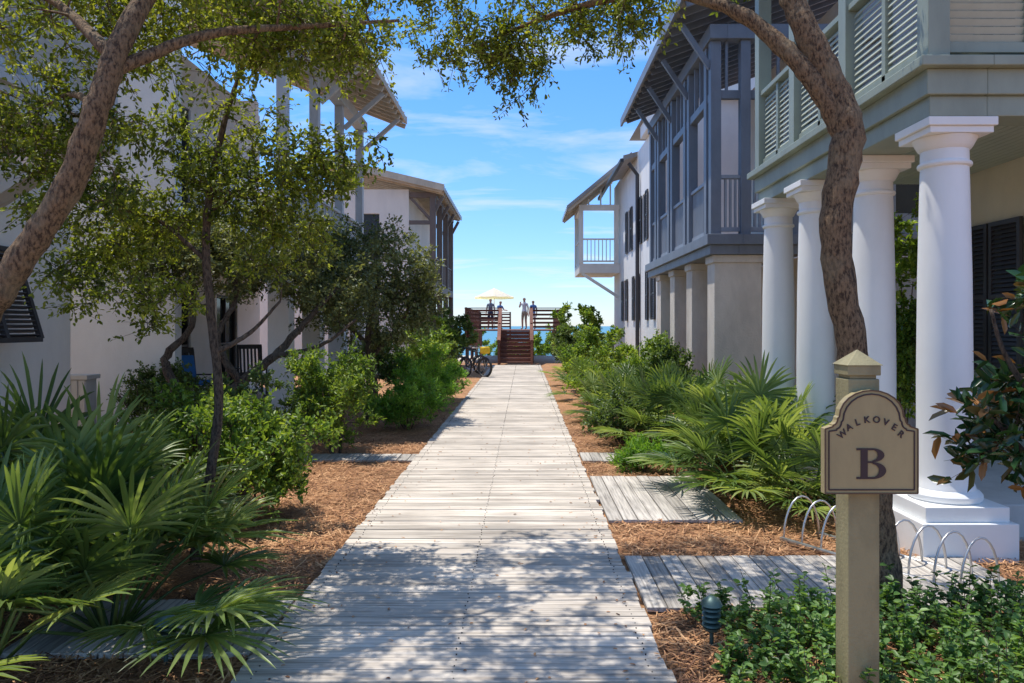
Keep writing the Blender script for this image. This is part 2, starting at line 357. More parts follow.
sl=D.lights.new('sun','SUN'); sl.energy=5.0; sl.angle=math.radians(.5); sl.color=(1,.945,.86)
so=D.objects.new('sun',sl); so.rotation_euler=S.to_track_quat('Z','Y').to_euler(); so.location=(-20,20,40); C.collection.objects.link(so)

# ------------------------------------------------------------ boardwalk
XL,XR=-1.46,.75
mb=MB(); y=1.2
while y<34:
    j=random.uniform(-.014,.014); z=.035+random.uniform(-.003,.003)
    mb.box(XL+j,XR+j+random.uniform(-.008,.008),y,y+.130,.0,z); y+=.140
bw=empty('boardwalk'); mb.build('planks',M_board,bw,bevel=.004)
mb=MB()
for i in range(236):
    for x in (XL+.09,-.36,XR-.1):
        for k in (.03,.10):
            xx=x+random.uniform(-.01,.01); yy=1.2+i*.14+k; mb.tube([(xx,yy,.03),(xx,yy,.0395)],[.0045,.0045],6)
mb.build('screw_heads',M_black,bw)
mb=MB()
mb.box(XL+.03,XR-.03,1.2,34,-.009,-.002); mb.build('gap_shade_sheet',M_black,bw)  # full-width black sheet below the planks, stands in for shade in the gaps
PL=[(.775,3.35,4.72,5.78),(.775,2.05,6.85,8.85),(.775,1.9,9.85,10.5),(-2.85,-1.49,4.05,4.85),(-3.6,-1.49,9.9,10.4)]
def sidepath(x0,x1,y0,y1,lab='side_boardwalk',z=.03):
    e=empty(lab); mb=MB(); x=x0
    while x<x1-.05:
        mb.box(x,x+.128,y0+random.uniform(-.01,.01),y1+random.uniform(-.01,.01),0,z+random.uniform(-.003,.003)); x+=.137
    mb.build('planks',M_boardy,e,bevel=.004)
    m2=MB(); m2.box(x0+.01,x1-.03,y0+.03,y1-.03,-.009,-.003); m2.build('gap_shade_sheet',M_black,e)  # black sheet under the side planks, its colour imitates shade between boards
for q in PL: sidepath(*q)
rs=np.random.RandomState(3); n=90000
yy=3.3+rs.rand(n)**1.6*12; xx=np.where(rs.rand(n)<.5,rs.uniform(-5,-1.48,n),rs.uniform(.76,4.6,n))
ok=np.ones(n,bool)
for (a,b,c,d) in PL: ok&=~((xx>a-.02)&(xx<b)&(yy>c+.01)&(yy<d-.01))
xx=xx[ok];yy=yy[ok];n=len(xx); c=np.stack([xx,yy,rs.uniform(-.005,.03,n)],1)
a=rs.rand(n)*6.28; d=np.stack([np.cos(a),np.sin(a),rs.normal(0,.15,n)],1); d=nrm(d); sd=nrm(np.cross(d,[0,0,1])); L=rs.uniform(.05,.15,n)[:,None]; W=rs.uniform(.002,.005,n)[:,None]
V=np.stack([c-sd*W-d*L/2,c+sd*W-d*L/2,c+sd*W+d*L/2,c-sd*W+d*L/2],1).reshape(-1,3)
np_mesh('pine_straw_mulch',V,np.arange(n*4).reshape(-1,4),np.repeat(rs.rand(n),4),M_straw)
rs=np.random.RandomState(8); n=420
c=np.stack([rs.uniform(-1.45,.74,n),3.4+rs.rand(n)**1.4*14,np.full(n,.042)],1); c[:n//2,0]=np.where(rs.rand(n//2)<.5,-1.44+rs.rand(n//2)*.3,.73-rs.rand(n//2)*.3); a=rs.rand(n)*6.28
V,F=leaf_arrays(c,np.stack([np.cos(a),np.sin(a),np.zeros(n)],1),nrm(rs.randn(n,3)*.15+np.array([0,0,1])),rs.uniform(.02,.04,n),rs.uniform(.01,.018,n))
np_mesh('fallen_leaves',V,F,np.repeat(rs.rand(n),6),M_straw)

# ------------------------------------------------------------ building kit
def wall_y(mb,X,t,y0,y1,z0,z1,ops):
    ys=sorted(set([y0,y1]+[o[0] for o in ops]+[o[1] for o in ops]))
    for a,b in zip(ys[:-1],ys[1:]):
        o=[q for q in ops if q[0]<=a+1e-6 and q[1]>=b-1e-6]; z=z0
        for q in sorted(o,key=lambda q:q[2]):
            if q[2]>z: mb.box(X,X+t,a,b,z,q[2]); 
            z=q[3]
        if z<z1: mb.box(X,X+t,a,b,z,z1)
def wall_x(mb,Y,t,x0,x1,z0,z1,ops):
    xs=sorted(set([x0,x1]+[o[0] for o in ops]+[o[1] for o in ops]))
    for a,b in zip(xs[:-1],xs[1:]):
        o=[q for q in ops if q[0]<=a+1e-6 and q[1]>=b-1e-6]; z=z0
        for q in sorted(o,key=lambda q:q[2]):
            if q[2]>z: mb.box(a,b,Y,Y+t,z,q[2])
            z=q[3]
        if z<z1: mb.box(a,b,Y,Y+t,z,z1)
def glass_y(gl,fr,X,q,sgn):
    a,b,c,d=q; xg=X-sgn*.10; gl.box(min(xg,xg-sgn*.02),max(xg,xg-sgn*.02),a+.01,b-.01,c+.01,d-.01)
    for (u,v,s,t) in ((a+.01,a+.07,c+.01,d-.01),(b-.07,b-.01,c+.01,d-.01),(a+.07,b-.07,c+.01,c+.07),(a+.07,b-.07,d-.07,d-.01),((a+b)/2-.02,(a+b)/2+.02,c+.07,d-.07),(a+.07,(a+b)/2-.02,(c+d)/2-.02,(c+d)/2+.02),((a+b)/2+.02,b-.07,(c+d)/2-.02,(c+d)/2+.02)):
        x1=X-sgn*.04; x2=X-sgn*.095; fr.box(min(x1,x2),max(x1,x2),u,v,s,t)
def shutter(mb,p0,p1,z0,z1,t=.04):
    p0=Vector((p0[0],p0[1],0));p1=Vector((p1[0],p1[1],0)); d=(p1-p0).normalized(); nrml=Vector((d.y,-d.x,0))
    w=.055
    def P(q,z): return Vector((q.x,q.y,z))
    mb.beam(P(p0+d*w/2,z0),P(p0+d*w/2,z1),w,t,up=nrml); mb.beam(P(p1-d*w/2,z0),P(p1-d*w/2,z1),w,t,up=nrml)
    for z in (z0+w/2,(z0+z1)/2,z1-w/2): mb.beam(P(p0+d*w,z),P(p1-d*w,z),t,w)
    n=int((z1-z0)/.055); 
    for i in range(n):
        z=z0+w+(z1-z0-2*w)*(i+.5)/n
        mb.beam(P(p0+d*w,z),P(p1-d*w,z),.008,.055,up=(nrml*.6+Vector((0,0,1))))
def louver_rail(fr,lv,p0,p1,z0,z1,post=.1,bay=1.2):
    p0=Vector((p0[0],p0[1],0));p1=Vector((p1[0],p1[1],0)); Lg=(p1-p0).length; d=(p1-p0)/Lg; nrml=Vector((d.y,-d.x,0)); nb=max(1,round(Lg/bay))
    Z=Vector((0,0,1))
    fr.beam(p0+Z*(z1-.03),p1+Z*(z1-.03),.12,.06); fr.beam(p0+Z*(z0+.1),p1+Z*(z0+.1),.07,.08)
    for i in range(nb+1):
        q=p0+d*(Lg*i/nb); 
        if 0<i<nb: fr.beam(q+Z*z0,q+Z*(z1-.06),.07,.07,up=nrml)
    n=int((z1-z0-.2)/.062)
    for i in range(nb):
        a=p0+d*(Lg*i/nb+.035); b=p0+d*(Lg*(i+1)/nb-.035)
        for k in range(n):
            z=z0+.15+(z1-z0-.24)*(k+.5)/n
            lv.beam(a+Z*z,b+Z*z,.009,.055,up=(nrml*.5+Z))
def balusters(mb,p0,p1,z0,z1,sp=.11,w=.035):
    p0=Vector((p0[0],p0[1],0));p1=Vector((p1[0],p1[1],0)); Lg=(p1-p0).length; d=(p1-p0)/Lg; Z=Vector((0,0,1)); nrml=Vector((d.y,-d.x,0))
    mb.beam(p0+Z*(z1-.03),p1+Z*(z1-.03),.1,.06); mb.beam(p0+Z*(z0+.08),p1+Z*(z0+.08),.06,.07)
    n=int(Lg/sp)
    for i in range(1,n): q=p0+d*(Lg*i/n); mb.beam(q+Z*(z0+.11),q+Z*(z1-.06),w,w,up=nrml)
SF=[(3,2,1,0),(4,5,6,7),(0,1,5,4),(1,2,6,5),(2,3,7,6),(3,0,4,7)]
def slab(g,xa,za_,xb,zb,y0,y1,t=.12,st=None):
    g.add([(xa,y0,za_),(xb,y0,zb),(xb,y1,zb),(xa,y1,za_),(xa,y0,za_+t),(xb,y0,zb+t),(xb,y1,zb+t),(xa,y1,za_+t)],SF if xb>xa else [f[::-1] for f in SF])
    n=int((y1-y0)/.45)
    for i in range(n+1):
        y=y0+.03+(y1-y0-.06)*i/n; g.beam((xa,y,za_+t+.02),(xb,y,zb+t+.02),.03,.04)

# ------------------------------------------------------------ near right house (columns)
H=empty('columned_house')
cols=MB(); ab=MB()
for (cx,cy) in ((3.43,6.12),(3.47,7.45),(3.36,8.65),(3.34,9.85)):
    z0=.40
    cols.lathe(cx,cy,[(.262,z0),(.275,z0+.02),(.275,z0+.05),(.255,z0+.075),(.228,z0+.09),(.224,z0+.11),(.212,z0+.14),(.206,z0+.20),(.206,1.4),(.198,2.2),(.180,3.02),(.177,3.08),(.197,3.09),(.202,3.105),(.197,3.12),(.179,3.13),(.177,3.22),(.192,3.23),(.205,3.25),(.232,3.30),(.24,3.315)],44)
    ab.box(cx-.25,cx+.25,cy-.25,cy+.25,3.317,3.37); ab.box(cx-.272,cx+.272,cy-.272,cy+.272,3.37,3.438)
    ab.box(cx-.37,cx+.37,cy-.37,cy+.37,-.05,.28); ab.box(cx-.325,cx+.325,cy-.325,cy+.325,.28,.398)
cols.build('column_shafts',M_column,H,smooth=True,autos=35); ab.build('column_plinths_and_capitals',M_column,H,bevel=.006)
mb=MB(); mb.box(3.5,5.7,6.3,10.4,-.05,.30); mb.build('porch_floor',M_greyt,H,bevel=.01)
g=MB()
g.box(3.17,3.62,5.86,10.15,3.44,3.60); g.box(3.13,3.60,5.82,10.19,3.60,3.80); g.box(3.05,3.6,5.74,10.27,3.80,3.88)
g.box(3.62,9,5.86,6.16,3.44,3.60); g.box(3.60,9,5.82,6.16,3.60,3.80); g.box(3.60,9,5.74,6.16,3.80,3.88)
g.build('balcony_frieze',M_green,H,bevel=.008)
g=MB(); g.box(3.6,9,6.16,10.15,3.74,3.86); g.build('balcony_slab',M_greenL,H)
g=MB(); x=3.63
while x<5.62:
    g.box(x,x+.085,6.17,10.14,3.715,3.738); x+=.092
g.build('beadboard_soffit',M_greenL,H,bevel=.004)
fr=MB(); lv=MB()
zf=3.88; zr=4.93
posts=[(3.22,5.9),(3.22,7.4),(3.22,8.8),(3.22,10.1)]
for (x,y) in posts: fr.box(x-.085,x+.085,y-.085,y+.085,zf,6.6)
for a,b in zip(posts[:-1],posts[1:]): louver_rail(fr,lv,(a[0],a[1]+.085),(b[0],b[1]-.085),zf,zr,bay=.75)
for x in (4.7,6.2): fr.box(x-.085,x+.085,5.815,5.985,zf,6.6)
louver_rail(fr,lv,(3.305,5.9),(4.615,5.9),zf,zr,bay=.7); louver_rail(fr,lv,(4.785,5.9),(6.115,5.9),zf,zr,bay=.7)
fr.box(3.12,3.32,5.8,10.2,6.6,6.85); fr.box(3.32,9,5.8,6.0,6.6,6.85)
fr.build('balcony_posts_and_rails',M_green,H,bevel=.005); lv.build('balcony_louvres',M_greenL,H)
ops=[(8.55,9.7,1.25,3.05),(6.7,7.7,1.25,3.05)]; ops2=[(6.9,7.8,4.0,6.1),(8.7,9.6,4.0,6.1)]
wl=MB(); wall_y(wl,5.7,.25,5.9,10.4,-.05,3.74,ops); wall_y(wl,5.7,.25,6.05,10.4,3.88,6.9,ops2)
wl.box(5.95,10,10.15,10.4,-.05,6.9); wl.build('walls',M_cream,H)
gl=MB();f2=MB()
for q in ops+ops2: glass_y(gl,f2,5.7,q,-1)
gl.build('window_glass',M_glass,H); f2.build('window_frames',M_green,H)
sh=MB()
for q in ops: 
    shutter(sh,(5.655,q[0]-.02),(5.655,q[0]-.02+(q[1]-q[0])/2),q[2],q[3]); shutter(sh,(5.655,q[1]+.02-(q[1]-q[0])/2),(5.655,q[1]+.02),q[2],q[3])
sh.build('shutters',M_dark,H)
g=MB()
for q in ops: g.box(5.62,5.695,q[0]-.1,q[1]+.1,.3,q[2]-.02)
g.box(5.6,5.697,5.95,6.55,.3,1.25)
g.build('apron_panels',M_green,H,bevel=.01)
g=MB(); slab(g,2.9,6.86,10,8.6,5.2,10.8); g.build('roof',M_roof,H)
# ------------------------------------------------------------ slate porch house
H=empty('slate_porch_house')
X0=3.3; ys=[13.0,14.75,16.45,18.1]
p=MB()
for i,y in enumerate(ys):
    w_=.82 if i==0 else .62
    p.box(X0,X0+w_,y,y+.5,-.05,2.9); p.box(X0-.03,X0+w_+.03,y-.03,y+.53,2.9,3.03)
p.build('masonry_piers',M_taupe,H,bevel=.01)
b=MB(); b.box(3.2,3.7,12.9,19.4,3.035,3.2); b.box(3.14,3.75,12.84,19.46,3.2,3.38)
b.box(3.7,7.5,12.9,13.3,3.035,3.2); b.box(3.75,7.5,12.84,13.3,3.2,3.38)
b.box(3.2,3.5,12.9,19.4,6.75,7.0); b.box(3.5,6.4,12.9,13.15,6.75,7.0)
b.box(3.265,3.4,13.03,19.3,5.75,5.9); b.box(3.4,6.4,13.025,13.115,5.75,5.9)
for y in [13.0,13.35,14.75,15.1,16.45,16.8,18.1,18.45,19.2]: b.box(3.24,3.42,y,y+.18,3.38,6.75)
for y in [13.6+i*.425 for i in range(14)]: b.box(3.29,3.37,y,y+.05,5.9,6.75)
for x in (3.75,4.6,5.4): b.box(x,x+.17,12.96,13.135,3.38,6.75)
for i in range(10): b.box(3.5+i*.3,3.55+i*.3,13.04,13.09,5.9,6.75)
b.build('porch_frame',M_blue,H,bevel=.008)
b=MB()
for a,c in ((13.53,14.75),(15.28,16.45),(16.98,18.1),(18.63,19.2)): balusters(b,(3.33,a),(3.33,c),3.40,4.42,.085,.04)
balusters(b,(3.42,13.05),(6.4,13.05),3.40,4.42,.085,.04)
b.build('balustrade',M_blueL,H)
b=MB(); b.box(3.7,5.6,13.3,19.4,3.22,3.34); b.build('porch_deck',M_blueL,H)
ops=[(14,15,.4,2.5),(16.3,17.4,.4,2.5)]; ops2=[(14,15,3.5,5.9),(16.3,17.4,3.5,5.9)]
w_=MB(); wall_y(w_,5.6,.25,13.3,19.4,-.05,3.2,ops); wall_y(w_,5.6,.25,13.3,19.4,3.34,7.6,ops2); w_.build('path_side_walls',M_whitesh,H)
ox=[(6.6,7.6,3.8,5.9)]
w_=MB(); wall_x(w_,13.31,.22,5.86,11,3.4,7.9,ox); wall_x(w_,13.31,.22,5.86,11,-.05,3.03,[]); w_.build('side_walls',M_blueL,H)
gl=MB();f2=MB()
for q in ops+ops2: glass_y(gl,f2,5.6,q,-1)
gl.box(6.61,7.59,13.42,13.45,3.81,5.89); f2.box(7.08,7.12,13.38,13.415,3.81,5.89); f2.box(6.61,7.07,13.38,13.415,4.8,4.86)
gl.build('window_glass',M_glass,H); f2.build('window_frames',M_blue,H)
g=MB(); slab(g,2.62,7.2,10,9.9,12.3,20,.1); g.build('roof',M_roof,H)
g=MB(); sl_=(9.9-7.2)/(10-2.62)
y=12.45
while y<19.9:
    g.beam((2.68,y,7.13+.02),(9.8,y,7.13+sl_*7.12+.02),.06,.13); y+=.42
g.beam((2.60,12.25,7.23),(2.60,20.05,7.23),.05,.2)
for y in ys: g.beam((3.25,y+.09,6.3),(2.75,y+.09,7.05),.07,.09)
g.build('rafters',M_blue,H)
# ------------------------------------------------------------ far right white house
H=empty('white_beach_house')
ops=[(23.2,24.0,2.0,3.6),(26.2,27,2.0,3.6),(29.2,30,2.0,3.6),(24.5,25.3,4.6,6.2),(28.0,28.8,4.6,6.2)]
w_=MB(); wall_y(w_,4.0,.25,21.5,33.0,-.05,7.9,ops)
w_.box(4.0,12,33.0,33.25,-.05,7.9); w_.box(4.25,12,21.5,21.75,-.05,7.9)
w_.add([(4.3,21.5,7.9),(12,21.5,7.9),(8,21.5,10.3),(4.3,21.72,7.9),(12,21.72,7.9),(8,21.72,10.3)],[(0,1,2),(5,4,3),(0,2,5,3),(2,1,4,5)])
w_.box(3.8,4.25,21.4,24.5,7.905,8.3)
w_.build('walls',M_white,H)
gl=MB();f2=MB()
for q in ops: glass_y(gl,f2,4.0,q,-1)
gl.build('window_glass',M_glass,H); f2.build('window_frames',M_dark,H)
sh=MB()
for q in ops: shutter(sh,(3.96,q[0]-.46),(3.96,q[0]-.03),q[2],q[3]); shutter(sh,(3.96,q[1]+.03),(3.96,q[1]+.46),q[2],q[3])
sh.build('shutters',M_dark,H)
g=MB(); g.tube([(3.9,25.8,.1),(3.9,25.8,7.0),(3.6,25.8,7.4)],[.07,.07,.07],8); g.box(3.3,3.42,25.7,33.6,7.42,7.54); g.build('downpipe',M_dark,H)
g=MB()
g.add([(3.7,21.2,8.32),(12.6,21.2,8.32),(12.6,26.4,8.32),(3.7,26.4,8.32),(6,23.8,9.5),(10,23.8,9.5)],[(3,2,1,0),(0,1,5,4),(1,2,5),(2,3,4,5),(3,0,4)])
slab(g,1.75,6.55,4.4,8.75,30.6,34.4); slab(g,3.5,7.65,12,9.9,26.4,30.55)
g.build('roofs',M_roof,H)
g=MB()
g.box(2.3,3.99,31.2,34,4.0,4.4); 
for (x,y) in ((2.38,31.28),(2.38,33.85),(3.85,31.28)): g.box(x-.09,x+.09,y-.09,y+.09,4.4,6.62)
g.box(2.28,3.98,31.19,31.37,6.62,6.85); g.box(2.28,2.46,31.37,34,6.62,6.85)
for x,z in ((2.7,7.2),(3.2,7.6),(3.6,7.9)): g.beam((x,31.28,6.85),(x,31.28,z-.1),.06,.06)
g.beam((2.4,31.28,4.0),(3.95,31.28,3.0),.1,.12)
g.build('balcony',M_whitesh,H,bevel=.01)
g=MB(); balusters(g,(2.48,31.28),(3.75,31.28),4.42,5.45,.15,.035); balusters(g,(2.38,31.4),(2.38,33.75),4.42,5.45,.15,.035); g.build('balcony_rail',M_whitesh,H)
g=MB(); y=30.7
while y<34.4: g.beam((1.8,y,6.53),(4.0,y,6.53+2.2*2.2/2.65),.06,.12); y+=.5
g.build('rafters',M_tan,H)

# ------------------------------------------------------------ near left house
H=empty('cream_balcony_house')
ops=[(8.3,9.45,1.6,2.75)]; w_=MB(); wall_y(w_,-6.75,.25,4,10.75,-.05,3.9,ops); wall_y(w_,-6.75,.25,4,10.75,4.2,7.2,[(5.5,6.6,4.4,6.6),(8.2,9.3,4.4,6.6)]); w_.box(-12,-6.75,10.5,10.75,-.05,7.2); w_.build('walls',M_whitesh,H)
gl=MB();f2=MB(); glass_y(gl,f2,-6.5,ops[0],1)
for q in [(5.5,6.6,4.4,6.6),(8.2,9.3,4.4,6.6)]: glass_y(gl,f2,-6.5,q,1)
gl.build('window_glass',M_glass,H); f2.build('window_frames',M_greyt,H)
sh=MB(); n=18; ya,yb=8.25,9.5
for i in range(n):
    t=(i+.5)/n; z=2.7-1.05*t; x=-6.45+.32*t; sh.beam((x,ya+.05,z),(x,yb-.05,z),.012,.07,up=(.9,0,.5))
for y in (ya,yb,(ya+yb)/2): sh.beam((-6.45,y,2.75),(-6.12,y,1.64),.06,.06)
sh.beam((-6.12,ya,1.63),(-6.12,yb,1.63),.06,.06); sh.beam((-6.46,ya,2.76),(-6.46,yb,2.76),.06,.06); sh.beam((-6.2,8.9,1.95),(-6.49,8.9,1.65),.03,.03)
sh.build('propped_shutter',M_dark,H)
g=MB(); g.box(-6.5,-4.95,4,9.2,3.9,4.12); g.box(-6.5,-4.9,3.95,9.25,4.12,4.24); 
for y in (4.1,5.8,7.5,9.1): g.box(-5.13,-4.97,y-.08,y+.08,4.24,7.0)
g.box(-5.15,-4.95,4,9.2,7.0,7.2)
lv=MB()
for a,b_ in ((4.18,5.72),(5.88,7.42),(7.58,9.02)): louver_rail(g,lv,(-5.05,a),(-5.05,b_),4.24,5.25,bay=.78)
louver_rail(g,lv,(-5.13,9.12),(-6.45,9.12),4.24,5.25,bay=.66)
for y in (4.6,6.2,7.8,9.05): g.beam((-6.48,y,3.2),(-5.4,y,3.88),.1,.12)
g.build('balcony_frame',M_greyt,H,bevel=.006); lv.build('balcony_louvres',M_greyt,H)
g=MB(); slab(g,-4.8,7.22,-12,9.0,3,10.9); g.build('roof',M_roof,H)
# ------------------------------------------------------------ middle left house
H=empty('white_porch_house')
w_=MB(); wall_x(w_,13.0,.25,-12,-6.05,-.05,7.2,[(-10.2,-9.2,1.0,2.8)])
wall_y(w_,-7.0,.2,13.25,19.3,-.05,7.2,[(14.2,15.3,.3,2.5),(16.6,17.8,.3,2.5),(14.4,15.3,4.2,6.2)]); w_.box(-12,-6.9,19.3,19.5,-.05,7.6)
w_.add([(-5.4,13.0,7.2),(-12,13.0,7.2),(-12,13.0,9.9),(-5.4,13.25,7.2),(-12,13.25,7.2),(-12,13.25,9.9)],[(0,1,2),(5,4,3),(0,2,5,3)])
w_.build('walls',M_white,H)
gl=MB();f2=MB()
for q in [(14.2,15.3,.3,2.5),(16.6,17.8,.3,2.5),(14.4,15.3,4.2,6.2)]: glass_y(gl,f2,-6.8,q,1)
gl.box(-10.19,-9.21,13.1,13.13,1.01,2.79)
gl.build('window_glass',M_glass,H); f2.build('door_frames',M_dark,H)
g=MB()
for y in (13.1,15.1,17.1,19.2): g.box(-4.42,-4.06,y-.18,y+.18,-.05,2.88); g.box(-4.47,-4.01,y-.23,y+.23,2.88,3.0)
g.build('porch_piers',M_white,H,bevel=.01)
g=MB(); g.box(-6.8,-4.0,13.26,19.5,3.02,3.4); g.box(-6.04,-4.0,12.95,13.26,3.02,3.4); g.box(-4.3,-4.05,13,19.4,6.8,7.05)
for y in (13.1,15.1,17.1,19.2): g.box(-4.3,-4.12,y-.09,y+.09,3.4,6.8)
balusters(g,(-4.2,13.2),(-4.2,19.1),3.42,4.4,.12,.04)
for y in (13.1,15.1,17.1,19.2): g.beam((-4.1,y,6.3),(-3.2,y,7.1),.09,.1)
g.build('upper_porch',M_greyt,H,bevel=.006)
mb=MB(); x=-6.8
while x<-4.0: mb.box(x,x+.12,13.3,19.29,-.02,.22); x+=.128
mb.build('porch_floor',M_porch,H)
g=MB(); slab(g,-3.1,7.15,-12,10.6,12.6,19.9,.15); g.build('roof',M_tan,H)
g=MB(); y=12.7
while y<19.9: g.beam((-3.15,y,7.09),(-11.8,y,7.09+8.65*3.45/8.9),.06,.12); y+=.45
g.build('rafters',M_tan,H)
# ------------------------------------------------------------ far left house
H=empty('grey_gable_house')
w_=MB(); wall_x(w_,28,.25,-12,-4.3,-.05,6.9,[(-6.3,-5.4,4.3,6.0),(-6.3,-5.4,1.0,2.8)]); w_.box(-4.55,-4.3,28.25,35,-.05,6.9); w_.build('walls',M_whitesh,H)
gl=MB(); gl.box(-6.29,-5.41,28.1,28.12,4.31,5.99); gl.box(-6.29,-5.41,28.1,28.12,1.01,2.79); gl.build('window_glass',M_glass,H)
g=MB(); M_br=paint('brown_timber',(.16,.125,.105),.6,.12,3,.06,60)
for y in (28.1,30.3,32.6,34.9):
    g.box(-3.52,-3.3,y-.1,y+.1,3.4,6.6); g.beam((-3.4,y,5.7),(-4.25,y,6.6),.1,.1); g.beam((-3.4,y,6.0),(-3.05,y,6.65),.1,.12)
g.box(-4.29,-3.3,28,35,3.1,3.4); g.box(-3.54,-3.28,28,35,6.6,6.8); g.box(-4.29,-3.54,28,28.2,6.6,6.8); g.box(-4.29,-3.52,28.02,28.12,5.6,5.75)
balusters(g,(-3.4,28.2),(-3.4,34.8),3.42,4.4,.16,.05); balusters(g,(-3.52,28.1),(-4.27,28.1),3.42,4.4,.16,.05)
for y in (28.1,30.3,32.6,34.9): g.box(-3.5,-3.3,y-.12,y+.12,-.05,3.1)
g.build('porch_frame',M_br,H,bevel=.008)
g=MB(); slab(g,-2.95,6.8,-8,8.0,27.4,35.6,.15); g.build('roof',M_roof,H)
g=MB(); y=27.5
while y<35.5: g.beam((-3.0,y,6.74),(-7.8,y,6.74+4.8*1.2/5.05),.07,.12); y+=.5
g.beam((-2.93,27.38,6.85),(-8,27.38,8.05),.05,.24)
g.build('rafters',M_tan,H)

# ------------------------------------------------------------ walkover
H=empty('beach_walkover'); s=MB(); n=9; zt=1.6
for i in range(n):
    z=zt*(i+1)/n; y=34.0+i*.3; s.box(-1.1,.3,y,y+.32,z-.04,z)
    if i<n-1: s.box(-1.1,.3,y+.27,y+.295,z,z+.13)
y=36.74
while y<50: s.box(-2.9,2.0,y,y+.135,zt-.045,zt-.003); y+=.142
s.build('steps_and_deck',M_redwood,H)
r=MB()
def rail(a,b,za,zb):
    a=Vector(a+(0,));b=Vector(b+(0,)); L=(b-a).length; k=max(1,round(L/1.3)); Z=Vector((0,0,1)); d=(b-a).normalized()
    for i in range(k+1):
        t=i/k; p=a.lerp(b,t); z=za+(zb-za)*t; r.beam(p+Z*(z-.9),p+Z*(z+1.12),.1,.1,up=Vector((d.y,-d.x,0)))
    r.beam(a+Z*(za+1.08),b+Z*(zb+1.08),.16,.04); 
    for h in (.96,.76,.56,.36,.16): r.beam(a+Z*(za+h),b+Z*(zb+h),.03,.10)
rail((-2.85,36.8),(-1.15,36.8),zt,zt); rail((.35,36.8),(1.95,36.8),zt,zt); rail((-2.85,36.9),(-2.85,49),zt,zt); rail((1.95,36.9),(1.95,49),zt,zt); rail((-2.85,49),(-.9,49),zt,zt)
rail((-1.15,34.0),(-1.15,36.7),.05,zt); rail((.35,34.0),(.35,36.7),.05,zt)
for x in (-2.8,-1.2,.4,1.9):
    for y in (37,40.5,44,48.8): r.box(x-.08,x+.08,y-.08,y+.08,-2,zt-.05)
r.build('railings_and_posts',M_redwood,H)
H=empty('beach_umbrella'); u=MB(); u.tube([(-1.75,44,zt),(-1.75,44,3.95)],[.025,.025],8); u.build('pole',M_white,H)
u=MB(); vs=[(-1.75,44,4.02)];k=8
for zz in (3.5,3.4):
    for j in range(k*2):
        t=math.pi*j/k; rr=1.15 if j%2==0 else 1.06; vs.append((-1.75+rr*math.cos(t),44+rr*math.sin(t),zz-(0.0 if j%2==0 else .02)))
m=k*2; fs=[(0,1+j,1+(j+1)%m) for j in range(m)]+[(1+j,1+m+j,1+m+(j+1)%m,1+(j+1)%m) for j in range(m)]
u.add(vs,fs); u.build('canopy',M_umb,H)
u=MB()
for j in range(k): t=2*math.pi*j/k; u.tube([(-1.75,44,3.94),(-1.75+1.1*math.cos(t),44+1.1*math.sin(t),3.48)],[.008,.008],4)
u.build('ribs',M_metal,H)

